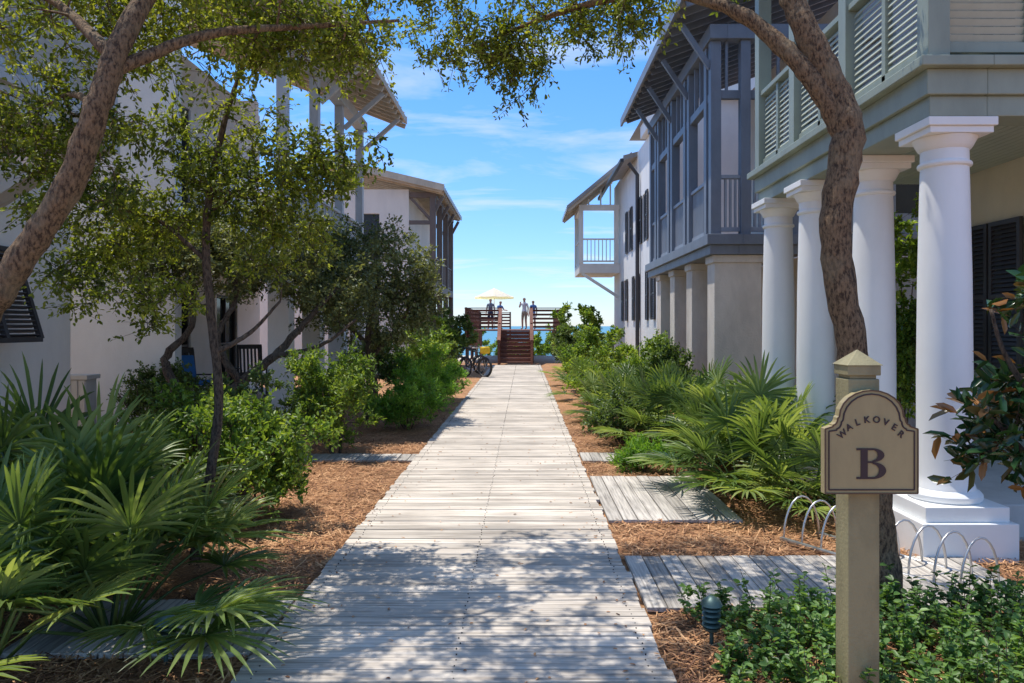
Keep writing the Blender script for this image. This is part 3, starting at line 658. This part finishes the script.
# ------------------------------------------------------------ people
M_skin=plain('skin',(.5,.29,.2),.55); M_hair=plain('dark_hair',(.03,.02,.015),.6); M_hairb=plain('fair_hair',(.25,.17,.08),.6); M_eye=plain('eyes',(.02,.02,.02),.3)
def person(name,x,y,z,head,h,shirt,short,hair,pose='stand'):
    e=empty(name)
    J=[(0,0,.93,.125,.095),(0,0,1.1,.12,.085),(0,0,1.3,.155,.10),(0,0,1.43,.07,.06),(0,.0,1.51,.05,.05),(0,.012,1.60,.082,.095),(0,.012,1.69,.07,.085),
       (.165,0,1.40,.055,.055),(.22,-.02,1.13,.042,.042),(.24,.05,.90,.03,.03),(-.165,0,1.40,.055,.055),(-.22,-.02,1.13,.042,.042),(-.24,.05,.90,.03,.03),
       (.09,0,.86,.095,.095),(.11,.02,.49,.06,.06),(.12,-.01,.09,.04,.042),(.13,.13,.04,.035,.03),(-.09,0,.86,.095,.095),(-.10,.02,.49,.06,.06),(-.11,-.02,.09,.04,.042),(-.12,.12,.04,.035,.03)]
    if pose=='lean': J[8]=(.23,.10,1.17,.042,.042);J[9]=(.20,.34,1.14,.03,.03);J[11]=(-.23,.10,1.17,.042,.042);J[12]=(-.2,.34,1.14,.03,.03); J[3]=(0,.03,1.43,.07,.06);J[4]=(0,.05,1.51,.05,.05);J[5]=(0,.07,1.60,.082,.095);J[6]=(0,.07,1.69,.07,.085)
    if pose=='camera': J[8]=(.25,.10,1.18,.042,.042);J[9]=(.08,.28,1.38,.03,.03)
    E=[(0,1),(1,2),(2,3),(3,4),(4,5),(5,6),(2,7),(7,8),(8,9),(2,10),(10,11),(11,12),(0,13),(13,14),(14,15),(15,16),(0,17),(17,18),(18,19),(19,20)]
    me=D.meshes.new('tmp'); me.from_pydata([j[:3] for j in J],E,[]); o=D.objects.new('tmp',me); C.collection.objects.link(o)
    md=o.modifiers.new('s','SKIN'); sv=me.skin_vertices[0].data
    for i,j in enumerate(J): sv[i].radius=(j[3],j[4]); sv[i].use_root=(i==0)
    ss=o.modifiers.new('u','SUBSURF'); ss.levels=2; ss.render_levels=2
    dg=C.evaluated_depsgraph_get(); bm=D.meshes.new_from_object(o.evaluated_get(dg)); D.objects.remove(o)
    bm.materials.clear()
    for m_ in (M_skin,shirt,short,hair): bm.materials.append(m_)
    for p in bm.polygons:
        c=p.center; k_=0
        if c.z>1.655 or (c.z>1.56 and c.y<J[5][1]-.035): k_=3
        elif c.z>1.45: k_=0
        elif .97<c.z and (abs(c.x)<.19 or c.z>1.24) and not(c.y>.2): k_=1
        elif .55<c.z<=.97 and abs(c.x)<.195: k_=2
        elif c.z<.07: k_=3
        p.material_index=k_; p.use_smooth=True
    b=D.objects.new('body',bm); C.collection.objects.link(b); b.parent=e
    hb=MB()
    hd=J[5]
    for sx in (-1,1):
        w_=Vector(J[9 if sx>0 else 12][:3]); el_=Vector(J[8 if sx>0 else 11][:3]); d=(w_-el_).normalized(); sd=Vector((0,1,0)) if abs(d.y)<.7 else Vector((1,0,0))
        hb.tube([w_,w_+d*.05,w_+d*.09],[.027,.036,.032],8)
        for f in range(4):
            a=w_+d*.085+sd*(f-1.5)*.019; L=(.065,.078,.072,.055)[f]; hb.tube([a,a+d*L*.5,a+d*L+Vector((-sx*.015,0,-.005))],[.009,.0085,.007],6)
        a=w_+d*.03+sd*.03; hb.tube([a,a+sd*.03+d*.02,a+sd*.035+d*.05],[.011,.010,.008],6)
        hb.tube([(sx*.078,hd[1]-.01,1.585),(sx*.088,hd[1]-.012,1.60),(sx*.08,hd[1]-.01,1.625)],[.006,.016,.008],6)
    hb.tube([(0,hd[1]+.085,1.625),(0,hd[1]+.112,1.59),(0,hd[1]+.09,1.578)],[.006,.014,.008],6); hb.build('hands_and_features',M_skin,e,smooth=True)
    eb=MB()
    for sx in (-1,1): eb.tube([(sx*.032,hd[1]+.078,1.612),(sx*.032,hd[1]+.092,1.612)],[.011,.008],6)
    eb.tube([(-.025,hd[1]+.088,1.555),(.025,hd[1]+.088,1.555)],[.005,.005],5); eb.build('eyes_and_mouth',M_eye,e)
    e.location=(x,y,z); e.rotation_euler=(0,0,head); e.scale=(h/1.76,)*3
c_wh=plain('white_shirt',(.7,.7,.7),.8);c_bl=plain('blue_shirt',(.08,.18,.4),.8);c_gy=plain('grey_shirt',(.2,.22,.25),.8);c_nv=plain('navy_shorts',(.02,.03,.07),.8);c_kh=plain('khaki_shorts',(.35,.28,.18),.8)
person('standing_man',-1.85,41.5,zt,2.9,1.78,c_gy,c_nv,M_hair); person('standing_woman',-1.35,41.9,zt,-2.4,1.66,c_bl,c_nv,M_hairb,'lean')
person('standing_man',.02,40.5,zt,2.6,1.8,c_wh,c_kh,M_hair,'camera'); person('standing_woman',.5,41.0,zt,.4,1.66,c_bl,c_wh,M_hairb)

# ------------------------------------------------------------ bicycles
def torus(mb,c,R,r,ax,n=28,m=6):
    ax=Vector(ax).normalized(); a=ax.cross(Vector((0,0,1))).normalized(); b=ax.cross(a); vs=[];fs=[]; c=Vector(c)
    for i in range(n):
        t=2*math.pi*i/n; q=a*math.cos(t)+b*math.sin(t)
        for j in range(m): u=2*math.pi*j/m; vs.append(c+q*(R+r*math.cos(u))+ax*r*math.sin(u))
    for i in range(n):
        for j in range(m): fs.append((i*m+j,((i+1)%n)*m+j,((i+1)%n)*m+(j+1)%m,i*m+(j+1)%m))
    mb.add(vs,fs)
def bicycle(x,y,dx_,dy_,bag):
    H=empty('bicycle'); d=Vector((dx_,dy_,0)).normalized(); ax=Vector((d.y,-d.x,0)); c0=Vector((x,y,0)); Z=Vector((0,0,1))
    t=MB(); A=c0-d*.5+Z*.36; B_=c0+d*.5+Z*.36
    for q in (A,B_): torus(t,q,.32,.045,ax); 
    t.beam(c0-d*.28+Z*.98,c0-d*.02+Z*.98,.14,.06); t.build('tyres_and_saddle',M_black,H)
    t=MB(); bb=c0-d*.05+Z*.32; st=c0-d*.15+Z*.9; hd=c0+d*.33+Z*.88
    for a,b in ((A,bb),(bb,st),(st,hd),(bb,hd-Z*.12),(A,st-Z*.15),(hd,B_),(st,st+Z*.06)): t.tube([a,b],[.02,.02],6)
    t.build('frame',M_black if bag else M_lantern,H,smooth=True)
    t=MB(); hb=hd+Z*.16; t.tube([hd,hb],[.018,.018],6); t.tube([hb-ax*.3-d*.15,hb-ax*.28,hb,hb+ax*.28,hb+ax*.3-d*.15],[.016]*5,6)
    for q in (A,B_):
        for i in range(12): th=i*math.pi/6; t.tube([q,q+d*math.cos(th)*.32+Z*math.sin(th)*.32],[.004,.004],3)
    torus(t,bb,.09,.012,ax,16,4); t.tube([bb,bb+ax*.1,bb+ax*.1-Z*.16],[.012]*3,5); t.build('handlebar_and_spokes',M_metal,H)
    if bag:
        t=MB(); k=hb+d*.18-Z*.08
        t.beam(k-d*.12,k+d*.12,.30,.24); t.build('bag',M_yellow,H,bevel=.05)
bicycle(-1.72,26.4,.72,-.69,True); bicycle(-2.0,27.8,.7,.7,False)

# ------------------------------------------------------------ porch furniture
def chair(name,x,y,z,rot,mat,cush=None,rock=True):
    e=empty(name); m_=MB()
    for sx in (-1,1):
        m_.beam((sx*.27,-.24,.05),(sx*.27,-.24,.62),.045,.045); m_.beam((sx*.25,.24,.05),(sx*.25,.42,1.12),.045,.045,up=(1,0,0)); m_.beam((sx*.3,-.3,.64),(sx*.29,.3,.62),.08,.025)
        if rock: m_.tube([(sx*.27,-.42,.07),(sx*.27,-.2,.02),(sx*.27,.1,.015),(sx*.27,.35,.05),(sx*.27,.55,.12)],[.02]*5,6)
    for i in range(7): m_.beam((-.26,-.26+i*.08,.43-.008*i),(.26,-.26+i*.08,.43-.008*i),.07,.02)
    m_.beam((-.25,.27,.5),(.25,.27,.5),.03,.06); m_.beam((-.27,.42,1.1),(.27,.42,1.1),.03,.1)
    for i in range(6): xx=-.2+i*.08; m_.beam((xx,.27,.5),(xx,.41,1.08),.045,.015,up=(0,1,0))
    m_.build('frame',mat,e,bevel=.004)
    if cush:
        c_=MB(); c_.box(-.24,.24,-.25,.22,.45,.54); c_.beam((0,.25,.56),(0,.36,1.0),.44,.09,up=(0,1,0)); c_.build('cushions',cush,e,bevel=.03)
    e.location=(x,y,z); e.rotation_euler=(0,0,rot)
chair('rocking_chair',-6.05,16.7,.23,.5,M_dark); chair('porch_armchair',-6.3,14.3,.23,1.0,M_dark,M_bluec,False)

# ------------------------------------------------------------ sign
H=empty('walkover_sign'); sx,sy=1.51,3.4
p=MB(); p.box(sx-.07,sx+.07,sy-.07,sy+.07,-.1,1.565); p.build('post',M_post,H,bevel=.006)
p=MB(); p.box(sx-.06,sx+.06,sy-.06,sy+.06,1.565,1.58); p.box(sx-.074,sx+.074,sy-.074,sy+.074,1.58,1.625)
p.add([(sx-.082,sy-.082,1.625),(sx+.082,sy-.082,1.625),(sx+.082,sy+.082,1.625),(sx-.082,sy+.082,1.625),(sx,sy,1.695)],[(3,2,1,0),(0,1,4),(1,2,4),(2,3,4),(3,0,4)]); p.build('finial',M_post,H,bevel=.003)
def outline(ins=0):
    w_=.205-ins; z0=1.065+ins; P=[(-w_,z0),(w_,z0),(w_,1.35-ins*.6)]
    P+=[(w_-.035,1.362-ins)]
    for i in range(5): t=i/4*math.pi/2; P.append((w_-.035-.02*math.sin(t)-.0,1.368-ins+.03*(1-math.cos(t))))
    R=w_-.062
    for i in range(13):
        t=math.pi*i/12; P.append((R*math.cos(t),1.405-ins+ (.115)*math.sin(t)*1.0))
    Lh=[(-a,b) for a,b in P[3:9]][::-1]
    return P+Lh+[(-w_,1.35-ins*.6)]
P=outline(); cx=sx+.012; yf=sy-.115; yb=sy-.072; n=len(P)
m_=MB(); m_.add([(cx+a,yf,b) for a,b in P]+[(cx+a,yb,b) for a,b in P],[tuple(range(n)),tuple(range(2*n-1,n-1,-1))]+[(i,n+i,n+(i+1)%n,(i+1)%n) for i in range(n)])
bo=m_.build('board',M_signb,H)
M_edge=plain('sign_border_paint',(.10,.06,.035),.5)
for ins,wd,mt,nm in ((.018,.006,M_ink,'border_line'),(.002,.006,M_edge,'edge_moulding')):
    Q=outline(ins); m_=MB(); pts=[(cx+a,yf-.001,b) for a,b in Q]; pts.append(pts[0])
    for a,b in zip(pts[:-1],pts[1:]): m_.beam(a,b,.005,wd)
    m_.build(nm,mt,H)
def txt(ch,x,z,size,rot=0,off=0.0,sc=(1,1)):
    cu=D.curves.new('letter','FONT'); cu.body=ch; cu.size=size; cu.extrude=.002; cu.offset=off; cu.align_x='CENTER'; cu.align_y='CENTER'
    o=D.objects.new('letter_'+ch.lower(),cu); C.collection.objects.link(o); o.location=(x,yf-.002,z); o.rotation_euler=(math.pi/2,rot,0); o.scale=(sc[0],sc[1],1); cu.materials.append(M_ink); o.parent=H
for i,ch in enumerate('WALKOVER'):
    a=math.radians(54-i*108/7); R=.158; txt(ch,cx-R*math.sin(a),1.235+.155*math.cos(a),.040,-a*.75,.0007)
def arcpts(cx_,cz,rx,rz,a0,a1,n=14): return [(cx_+rx*math.cos(a0+(a1-a0)*i/n),cz+rz*math.sin(a0+(a1-a0)*i/n)) for i in range(n+1)]
def ring(outer,inner,mb):
    n=len(outer); vs=[(cx+a,yf-.004,b) for a,b in outer]+[(cx+a,yf-.004,b) for a,b in inner]+[(cx+a,yf+.001,b) for a,b in outer]+[(cx+a,yf+.001,b) for a,b in inner]
    fs=[(i,i+1,n+i+1,n+i) for i in range(n-1)]+[(2*n+i,2*n+i+1,i+1,i) for i in range(n-1)]; mb.add(vs,fs)
bz=1.13; hh=.135; m_=MB()
m_.box(cx-.048,cx-.018,yf-.004,yf+.001,bz,bz+hh)
for z in (bz,bz+hh-.009): m_.box(cx-.066,cx-.0485,yf-.004,yf+.001,z,z+.009); m_.box(cx-.0175,cx+.004,yf-.004,yf+.001,z,z+.009)
m_.box(cx-.0175,cx+.004,yf-.004,yf+.001,bz+hh*.52,bz+hh*.52+.008)
hp=math.pi/2
ring(arcpts(.003,bz+hh*.275,.060,hh*.275,-hp,hp),arcpts(.003,bz+hh*.275,.028,hh*.275-.009,-hp,hp),m_)
ring(arcpts(.003,bz+hh*.775,.052,hh*.225,-hp,hp),arcpts(.003,bz+hh*.775,.023,hh*.225-.008,-hp,hp),m_)
m_.build('letter_b',M_ink,H)

# ------------------------------------------------------------ bike rack + lanterns + post
H=empty('bike_rack'); m_=MB()
for i in range(9):
    t=i/8; bx=2.35+.75*t; by=6.35-1.25*t; dirv=Vector((.85,.35,0)).normalized(); pts=[]
    for k in range(13):
        a=math.pi*k/12; pts.append(Vector((bx,by,.02))+dirv*(.19*math.cos(a))+Vector((0,0,.34*math.sin(a))))
    m_.tube(pts,[.009]*13,6)
m_.beam((2.15,6.28,.02),(2.95,4.98,.02),.03,.03); m_.beam((2.52,6.45,.02),(3.3,5.15,.02),.03,.03)
m_.build('hoops',M_metal,H,smooth=True)
def lantern(x,y):
    H=empty('path_lantern'); m_=MB(); m_.lathe(x,y,[(.012,-.02),(.012,.08),(.045,.085),(.05,.10)],16)
    for i in range(4): z=.105+i*.03; m_.lathe(x,y,[(.035,z),(.055,z+.004),(.052,z+.014),(.034,z+.022)],18)
    m_.lathe(x,y,[(.03,.22),(.062,.225),(.05,.25),(.02,.27),(.008,.275)],18); m_.build('louvred_body',M_lantern,H,smooth=True,autos=40)
lantern(1.06,4.24); lantern(-1.9,3.98)
H=empty('wooden_planter_post'); m_=MB(); m_.box(-7.3,-6.95,11.9,12.2,-.05,.95); m_.box(-7.34,-6.91,11.86,12.24,.95,1.02)
for x in (-7.3,-7.18,-7.06): m_.box(x+.01,x+.1,11.88,11.899,.02,.94)
m_.build('body',M_greyt,H,bevel=.006)

# ------------------------------------------------------------ trees
grow('oak_tree',[
 [(2.30,4.75,-.05,.12),(2.27,4.78,.5,.095),(2.20,4.8,1.1,.09),(2.08,4.8,1.75,.092),(1.99,4.8,2.4,.097),(2.08,4.82,3.0,.10),(2.0,4.85,3.35,.088),(1.83,4.9,3.75,.08),(1.72,5,4.2,.07),(1.6,5.1,4.8,.05),(1.3,5.4,5.4,.03)],
 [(2.07,4.82,3.0,.07),(1.90,4.85,3.35,.066),(1.70,4.95,3.65,.058),(1.42,5.1,3.95,.046),(1.0,5.4,4.2,.036),(.5,5.7,4.25,.026),(0,6.0,4.2,.018),(-.4,6.2,4.1,.010)],
 [(1.75,5,4.1,.06),(2.2,5.4,4.6,.045),(2.8,5.8,5.2,.03)],
 [(1.0,5.4,4.2,.03),(.9,6.2,4.5,.02),(.6,7.2,4.9,.012)]],
 [(.1,6.1,4.75,1.3,1.1,.75,100),(-.9,6.3,4.6,.8,.8,.55,50),(-.07,6.1,3.90,.32,.3,.30,18),(-.35,6.2,4.05,.5,.4,.25,22),(1.05,5.5,4.35,.5,.5,.35,26),(.5,5.9,4.2,.5,.4,.25,16),(1.7,5.2,5.2,1.3,1.2,.6,30),(2.6,5.6,5.3,1.0,1.0,.5,10),(-.2,4.9,4.9,1.1,.6,.4,45)],
 M_oak,M_bark,L=.045,W=.02,M=6,K=13,spread=.26,seed=5)
grow('oak_tree',[
 [(-3.7,4.1,-.05,.11),(-3.3,4.1,1.0,.09),(-3.0,4.1,1.75,.08),(-2.78,4.1,2.12,.076),(-2.5,4.1,2.55,.072),(-2.33,4.1,3.0,.068),(-2.25,4.2,3.4,.06),(-2.1,4.5,4.0,.05),(-1.8,5,4.5,.03)],
 [(-2.3,4.15,3.2,.04),(-1.9,4.5,3.55,.028),(-1.4,5.0,3.8,.018),(-.9,5.4,4.0,.010)],
 [(-2.35,4.12,2.9,.035),(-2.7,4.6,3.2,.024),(-3.2,5.2,3.4,.012)],
 [(-2.28,4.15,3.3,.04),(-2.9,4.6,3.8,.025),(-3.6,5,4.1,.012)]],
 [(-2.6,4.9,3.85,1.1,.8,.45,105),(-1.9,5.4,4.4,1.2,.9,.4,60),(-3.3,5.3,3.2,.7,.6,.35,50),(-1.55,5.4,3.85,.7,.5,.3,48),(-3.4,5.2,4.3,.8,.8,.4,20),(-3.1,5.0,2.75,.5,.4,.25,24),(-1.2,4.6,4.6,.9,.6,.3,40)],
 M_oak,M_bark,L=.045,W=.021,M=6,K=13,spread=.26,seed=9)
grow('young_oak_tree',[
 [(-2.53,5.75,-.05,.048),(-2.45,5.78,.45,.040),(-2.36,5.8,1.2,.035),(-2.42,5.8,1.9,.032),(-2.46,5.8,2.5,.03),(-2.38,5.8,3.1,.025),(-2.3,5.9,3.6,.018),(-2.2,6,4.0,.01)],
 [(-2.38,5.8,1.6,.022),(-2.15,5.9,1.75,.016),(-1.95,6,2.0,.01)],
 [(-2.45,5.8,2.3,.02),(-2.8,5.8,2.6,.014),(-3.1,5.8,2.7,.008)],
 [(-2.42,5.8,2.7,.02),(-2.0,5.9,3.0,.014),(-1.5,6,3.2,.008)]],
 [(-2.3,5.9,3.05,.85,.6,.5,80),(-1.5,6.0,3.1,.45,.4,.35,28),(-3.1,5.9,2.6,.6,.5,.35,44),(-2.0,6.0,2.55,.5,.4,.3,28),(-3.5,6.1,2.2,.5,.5,.3,30),(-2.9,6.0,1.95,.4,.4,.2,14)],
 M_oak,M_barkd,L=.045,W=.022,M=6,K=12,spread=.24,seed=14)
grow('live_oak_tree',[
 [(-4.35,11,-.05,.11),(-4.5,11,.5,.09),(-4.2,11.1,.95,.075),(-3.75,11.3,1.35,.06),(-3.35,11.6,1.9,.045),(-3.0,12,2.4,.03)],
 [(-4.2,11.1,.95,.06),(-4.5,11,1.6,.045),(-4.3,11.2,2.2,.035),(-4.4,11.3,2.8,.02)],
 [(-5.3,11.2,-.05,.09),(-5.15,11.2,.7,.075),(-5.4,11.3,1.3,.06),(-5.05,11.4,1.8,.045),(-5.1,11.5,2.5,.03)],
 [(-3.75,11.3,1.35,.045),(-3.1,11.4,1.5,.03),(-2.6,11.6,1.9,.02)]],
 [(-4.3,11.6,3.0,1.4,1.0,.8,220),(-5.5,11.4,2.8,.9,.8,.6,80),(-3.1,12.2,2.4,.85,.8,.7,90)],
 M_oakg,M_barkd,L=.06,W=.032,M=6,K=12,spread=.3,seed=21,wob=.015)
grow('live_oak_tree',[
 [(-2.9,14.2,-.05,.10),(-2.85,14.2,.8,.08),(-2.95,14.2,1.6,.06),(-2.8,14.2,2.4,.04),(-2.8,14.2,3.1,.02)],
 [(-2.9,14.2,1.2,.05),(-2.3,14.2,1.9,.035),(-2.1,14.2,2.5,.02)],[(-2.9,14.2,1.4,.05),(-3.5,14.2,2.0,.03),(-3.7,14.3,2.6,.02)]],
 [(-2.85,14.2,2.65,1.25,1.2,1.35,230),(-2.1,14.2,2.3,.6,.7,.9,50),(-3.6,14.3,3.0,.9,.8,.8,70)],
 M_oakg,M_barkd,L=.065,W=.036,M=6,K=12,spread=.3,seed=22)
bush('pittosporum_shrub',-2.5,6.85,.72,1.0,M_shrub,70,.055,.028,seed=31)
bush('pittosporum_shrub',-3.3,7.6,.65,1.05,M_shrub,50,.055,.028,seed=32)
bush('wax_myrtle_shrub',-2.6,10.4,.75,1.5,M_shrub,90,.06,.024,seed=33)
bush('wax_myrtle_shrub',-3.6,9.6,.7,1.1,M_darkl,45,.06,.03,seed=34)
bush('fern_clump',-2.05,13.2,.65,.9,M_bright,60,.08,.02,seed=35,ry=.9)
bush('fern_clump',-2.15,15.6,.8,1.15,M_bright,60,.08,.022,seed=36,ry=1.0)
bush('fern_clump',-2.2,18.2,.8,1.1,M_bright,50,.09,.025,seed=37,ry=1.2)
bush('yaupon_shrub',-3.6,17.5,1.0,1.8,M_darkl,60,.08,.045,seed=38)
bush('yaupon_shrub',-2.6,21.5,.9,1.5,M_shrub,50,.09,.045,seed=39,ry=1.4)
bush('yaupon_shrub',-3.2,24.3,.95,2.0,M_darkl,60,.10,.05,seed=40,ry=1.4)
bush('yaupon_shrub',-3.7,28.5,1.1,2.2,M_shrub,60,.11,.06,seed=41,ry=1.6)
bush('yaupon_shrub',-3.2,32.5,1.2,2.2,M_darkl,60,.12,.06,seed=42,ry=1.8)
bush('boxwood_hedge',-6.3,12.5,.75,1.1,M_darkl,60,.05,.03,seed=43,ry=.4)
bush('boxwood_hedge',-5.2,12.4,.7,.8,M_darkl,40,.05,.03,seed=44,ry=.45)
bush('boxwood_hedge',-4.6,9.6,.8,.6,M_shrub,40,.05,.03,seed=45,ry=.6)
bush('background_foliage',-9.6,16.5,2.0,4.2,M_shrub,90,.12,.07,seed=46)
bush('yaupon_shrub',2.0,31,1.3,2.3,M_shrub,80,.12,.06,seed=51,ry=2.2)
bush('yaupon_shrub',1.75,27,.95,1.7,M_darkl,60,.11,.05,seed=52,ry=1.6)
bush('yaupon_shrub',2.6,24,1.1,1.6,M_shrub,60,.10,.05,seed=53,ry=1.6)
bush('yaupon_shrub',1.7,20.5,.8,1.15,M_shrub,50,.09,.045,seed=54,ry=1.6)
bush('wax_myrtle_shrub',2.8,17.2,.8,1.5,M_shrub,55,.08,.035,seed=55)
bush('wax_myrtle_shrub',2.7,13.8,.6,1.3,M_darkl,45,.07,.035,seed=56)
bush('wax_myrtle_shrub',1.6,16.2,.6,.95,M_shrub,45,.07,.035,seed=57,ry=1.0)
bush('wax_myrtle_shrub',1.5,11.6,.5,.65,M_darkl,34,.055,.028,seed=62,ry=.7)
bush('dune_scrub',4.4,36.5,2.2,1.7,M_darkl,60,.13,.06,seed=58,ry=1.4)
bush('dune_scrub',-5.2,37,2.2,1.8,M_darkl,60,.13,.06,seed=59,ry=1.4)
bush('dune_scrub',-2.2,52.5,2.4,2.6,M_shrub,70,.16,.08,seed=63,ry=1.4,z=-1.1)
bush('dune_scrub',1.6,52.5,2.4,2.6,M_shrub,70,.16,.08,seed=64,ry=1.4,z=-1.1)
bush('fern_clump',1.45,9.35,.3,.3,M_bright,22,.07,.012,seed=60,spread=.15)
bush('porch_climber',5.1,10.2,.45,3.2,M_shrub,55,.08,.04,seed=61)
for i,(x,y,s) in enumerate([(2.25,7.75,1.05),(2.75,8.5,1.2),(2.0,10.9,1.0),(2.6,11.6,1.15),(1.6,12.6,.9),(2.3,13.4,1.05),(1.55,14.4,.9),(2.1,15.5,1.0),(2.95,9.9,1.2),(1.5,18.2,.95),(1.5,22.5,.95),(2.45,9.6,1.0),(2.75,7.2,.85),(2.9,12.6,1.1)]):
    palmetto('saw_palmetto',x,y,s,24 if y<12 else 17,seed=70+i,elev=(12,80))
palmetto('saw_palmetto',-2.4,4.35,1.05,28,seed=90,bw=.034,elev=(8,78)); palmetto('saw_palmetto',-2.95,4.9,1.3,28,seed=91,bw=.034,elev=(15,82)); palmetto('saw_palmetto',-2.75,3.75,1.0,24,seed=92,bw=.034); palmetto('saw_palmetto',-3.5,5.7,1.2,20,seed=93,bw=.034)
rs=np.random.RandomState(4)
H=empty('groundcover_plants'); Vs=[];Fs=[];Rs=[];off=0; mb=MB()
for i in range(600):
    x=rs.uniform(1.0,3.3); y=rs.uniform(3.35,4.66)
    if x<1.35 and y<3.6: continue
    if abs(x-1.06)<.12 and abs(y-4.24)<.25: continue
    h=rs.uniform(.08,.34)*(1 if x>1.3 else .7); lean=rs.randn(2)*.06; tip=np.array([x+lean[0],y+lean[1],h]); b0=np.array([x,y,0]); mb.tube([b0,(b0+tip)/2+rs.randn(3)*.01,tip],[.003,.0025,.0015],4)
    n=26; t=rs.uniform(.25,1,n)[:,None]; c=b0+(tip-b0)*t+rs.randn(n,3)*.006; a=rs.rand(n)*6.28; d_=nrm(np.stack([np.cos(a),np.sin(a),rs.uniform(-.1,.7,n)],1)); sc=rs.uniform(.7,1.3,n)
    V,F=leaf_arrays(c,d_,nrm(rs.randn(n,3)*.4+np.array([0,0,1])),.042*sc,.024*sc); Vs.append(V);Fs.append(F+off);off+=len(V);Rs.append(np.repeat(np.clip(rs.normal(.5,.22,n),0,1),6))
np_mesh('foliage',np.concatenate(Vs),np.concatenate(Fs),np.concatenate(Rs),M_gc,H); mb.build('stems',M_barkd,H)
grow('magnolia_tree',[[(3.25,4.5,-.05,.05),(3.2,4.5,.8,.04),(3.15,4.5,1.6,.03),(3.2,4.5,2.3,.015)],[(3.2,4.5,.8,.025),(2.95,4.5,1.1,.015),(2.75,4.5,1.3,.01)],[(3.18,4.5,1.2,.025),(2.9,4.5,1.6,.015),(2.8,4.5,1.9,.01)]],
 [(3.15,4.5,1.35,.42,.4,.65,38),(2.88,4.45,1.1,.22,.3,.3,10)],M_mag,M_barkd,L=.14,W=.052,M=4,K=5,spread=.22,seed=95,droop=-.1)

# ------------------------------------------------------------ camera
cd=D.cameras.new('camera'); cd.sensor_width=36; cd.lens=750/1024*36; cd.shift_x=-12/1024; cd.shift_y=-15.5/1024; cd.clip_end=20000; cd.clip_start=.05
co=D.objects.new('camera',cd); co.location=(0,0,1.8); co.rotation_euler=(math.pi/2,0,0); C.collection.objects.link(co); scene.camera=co
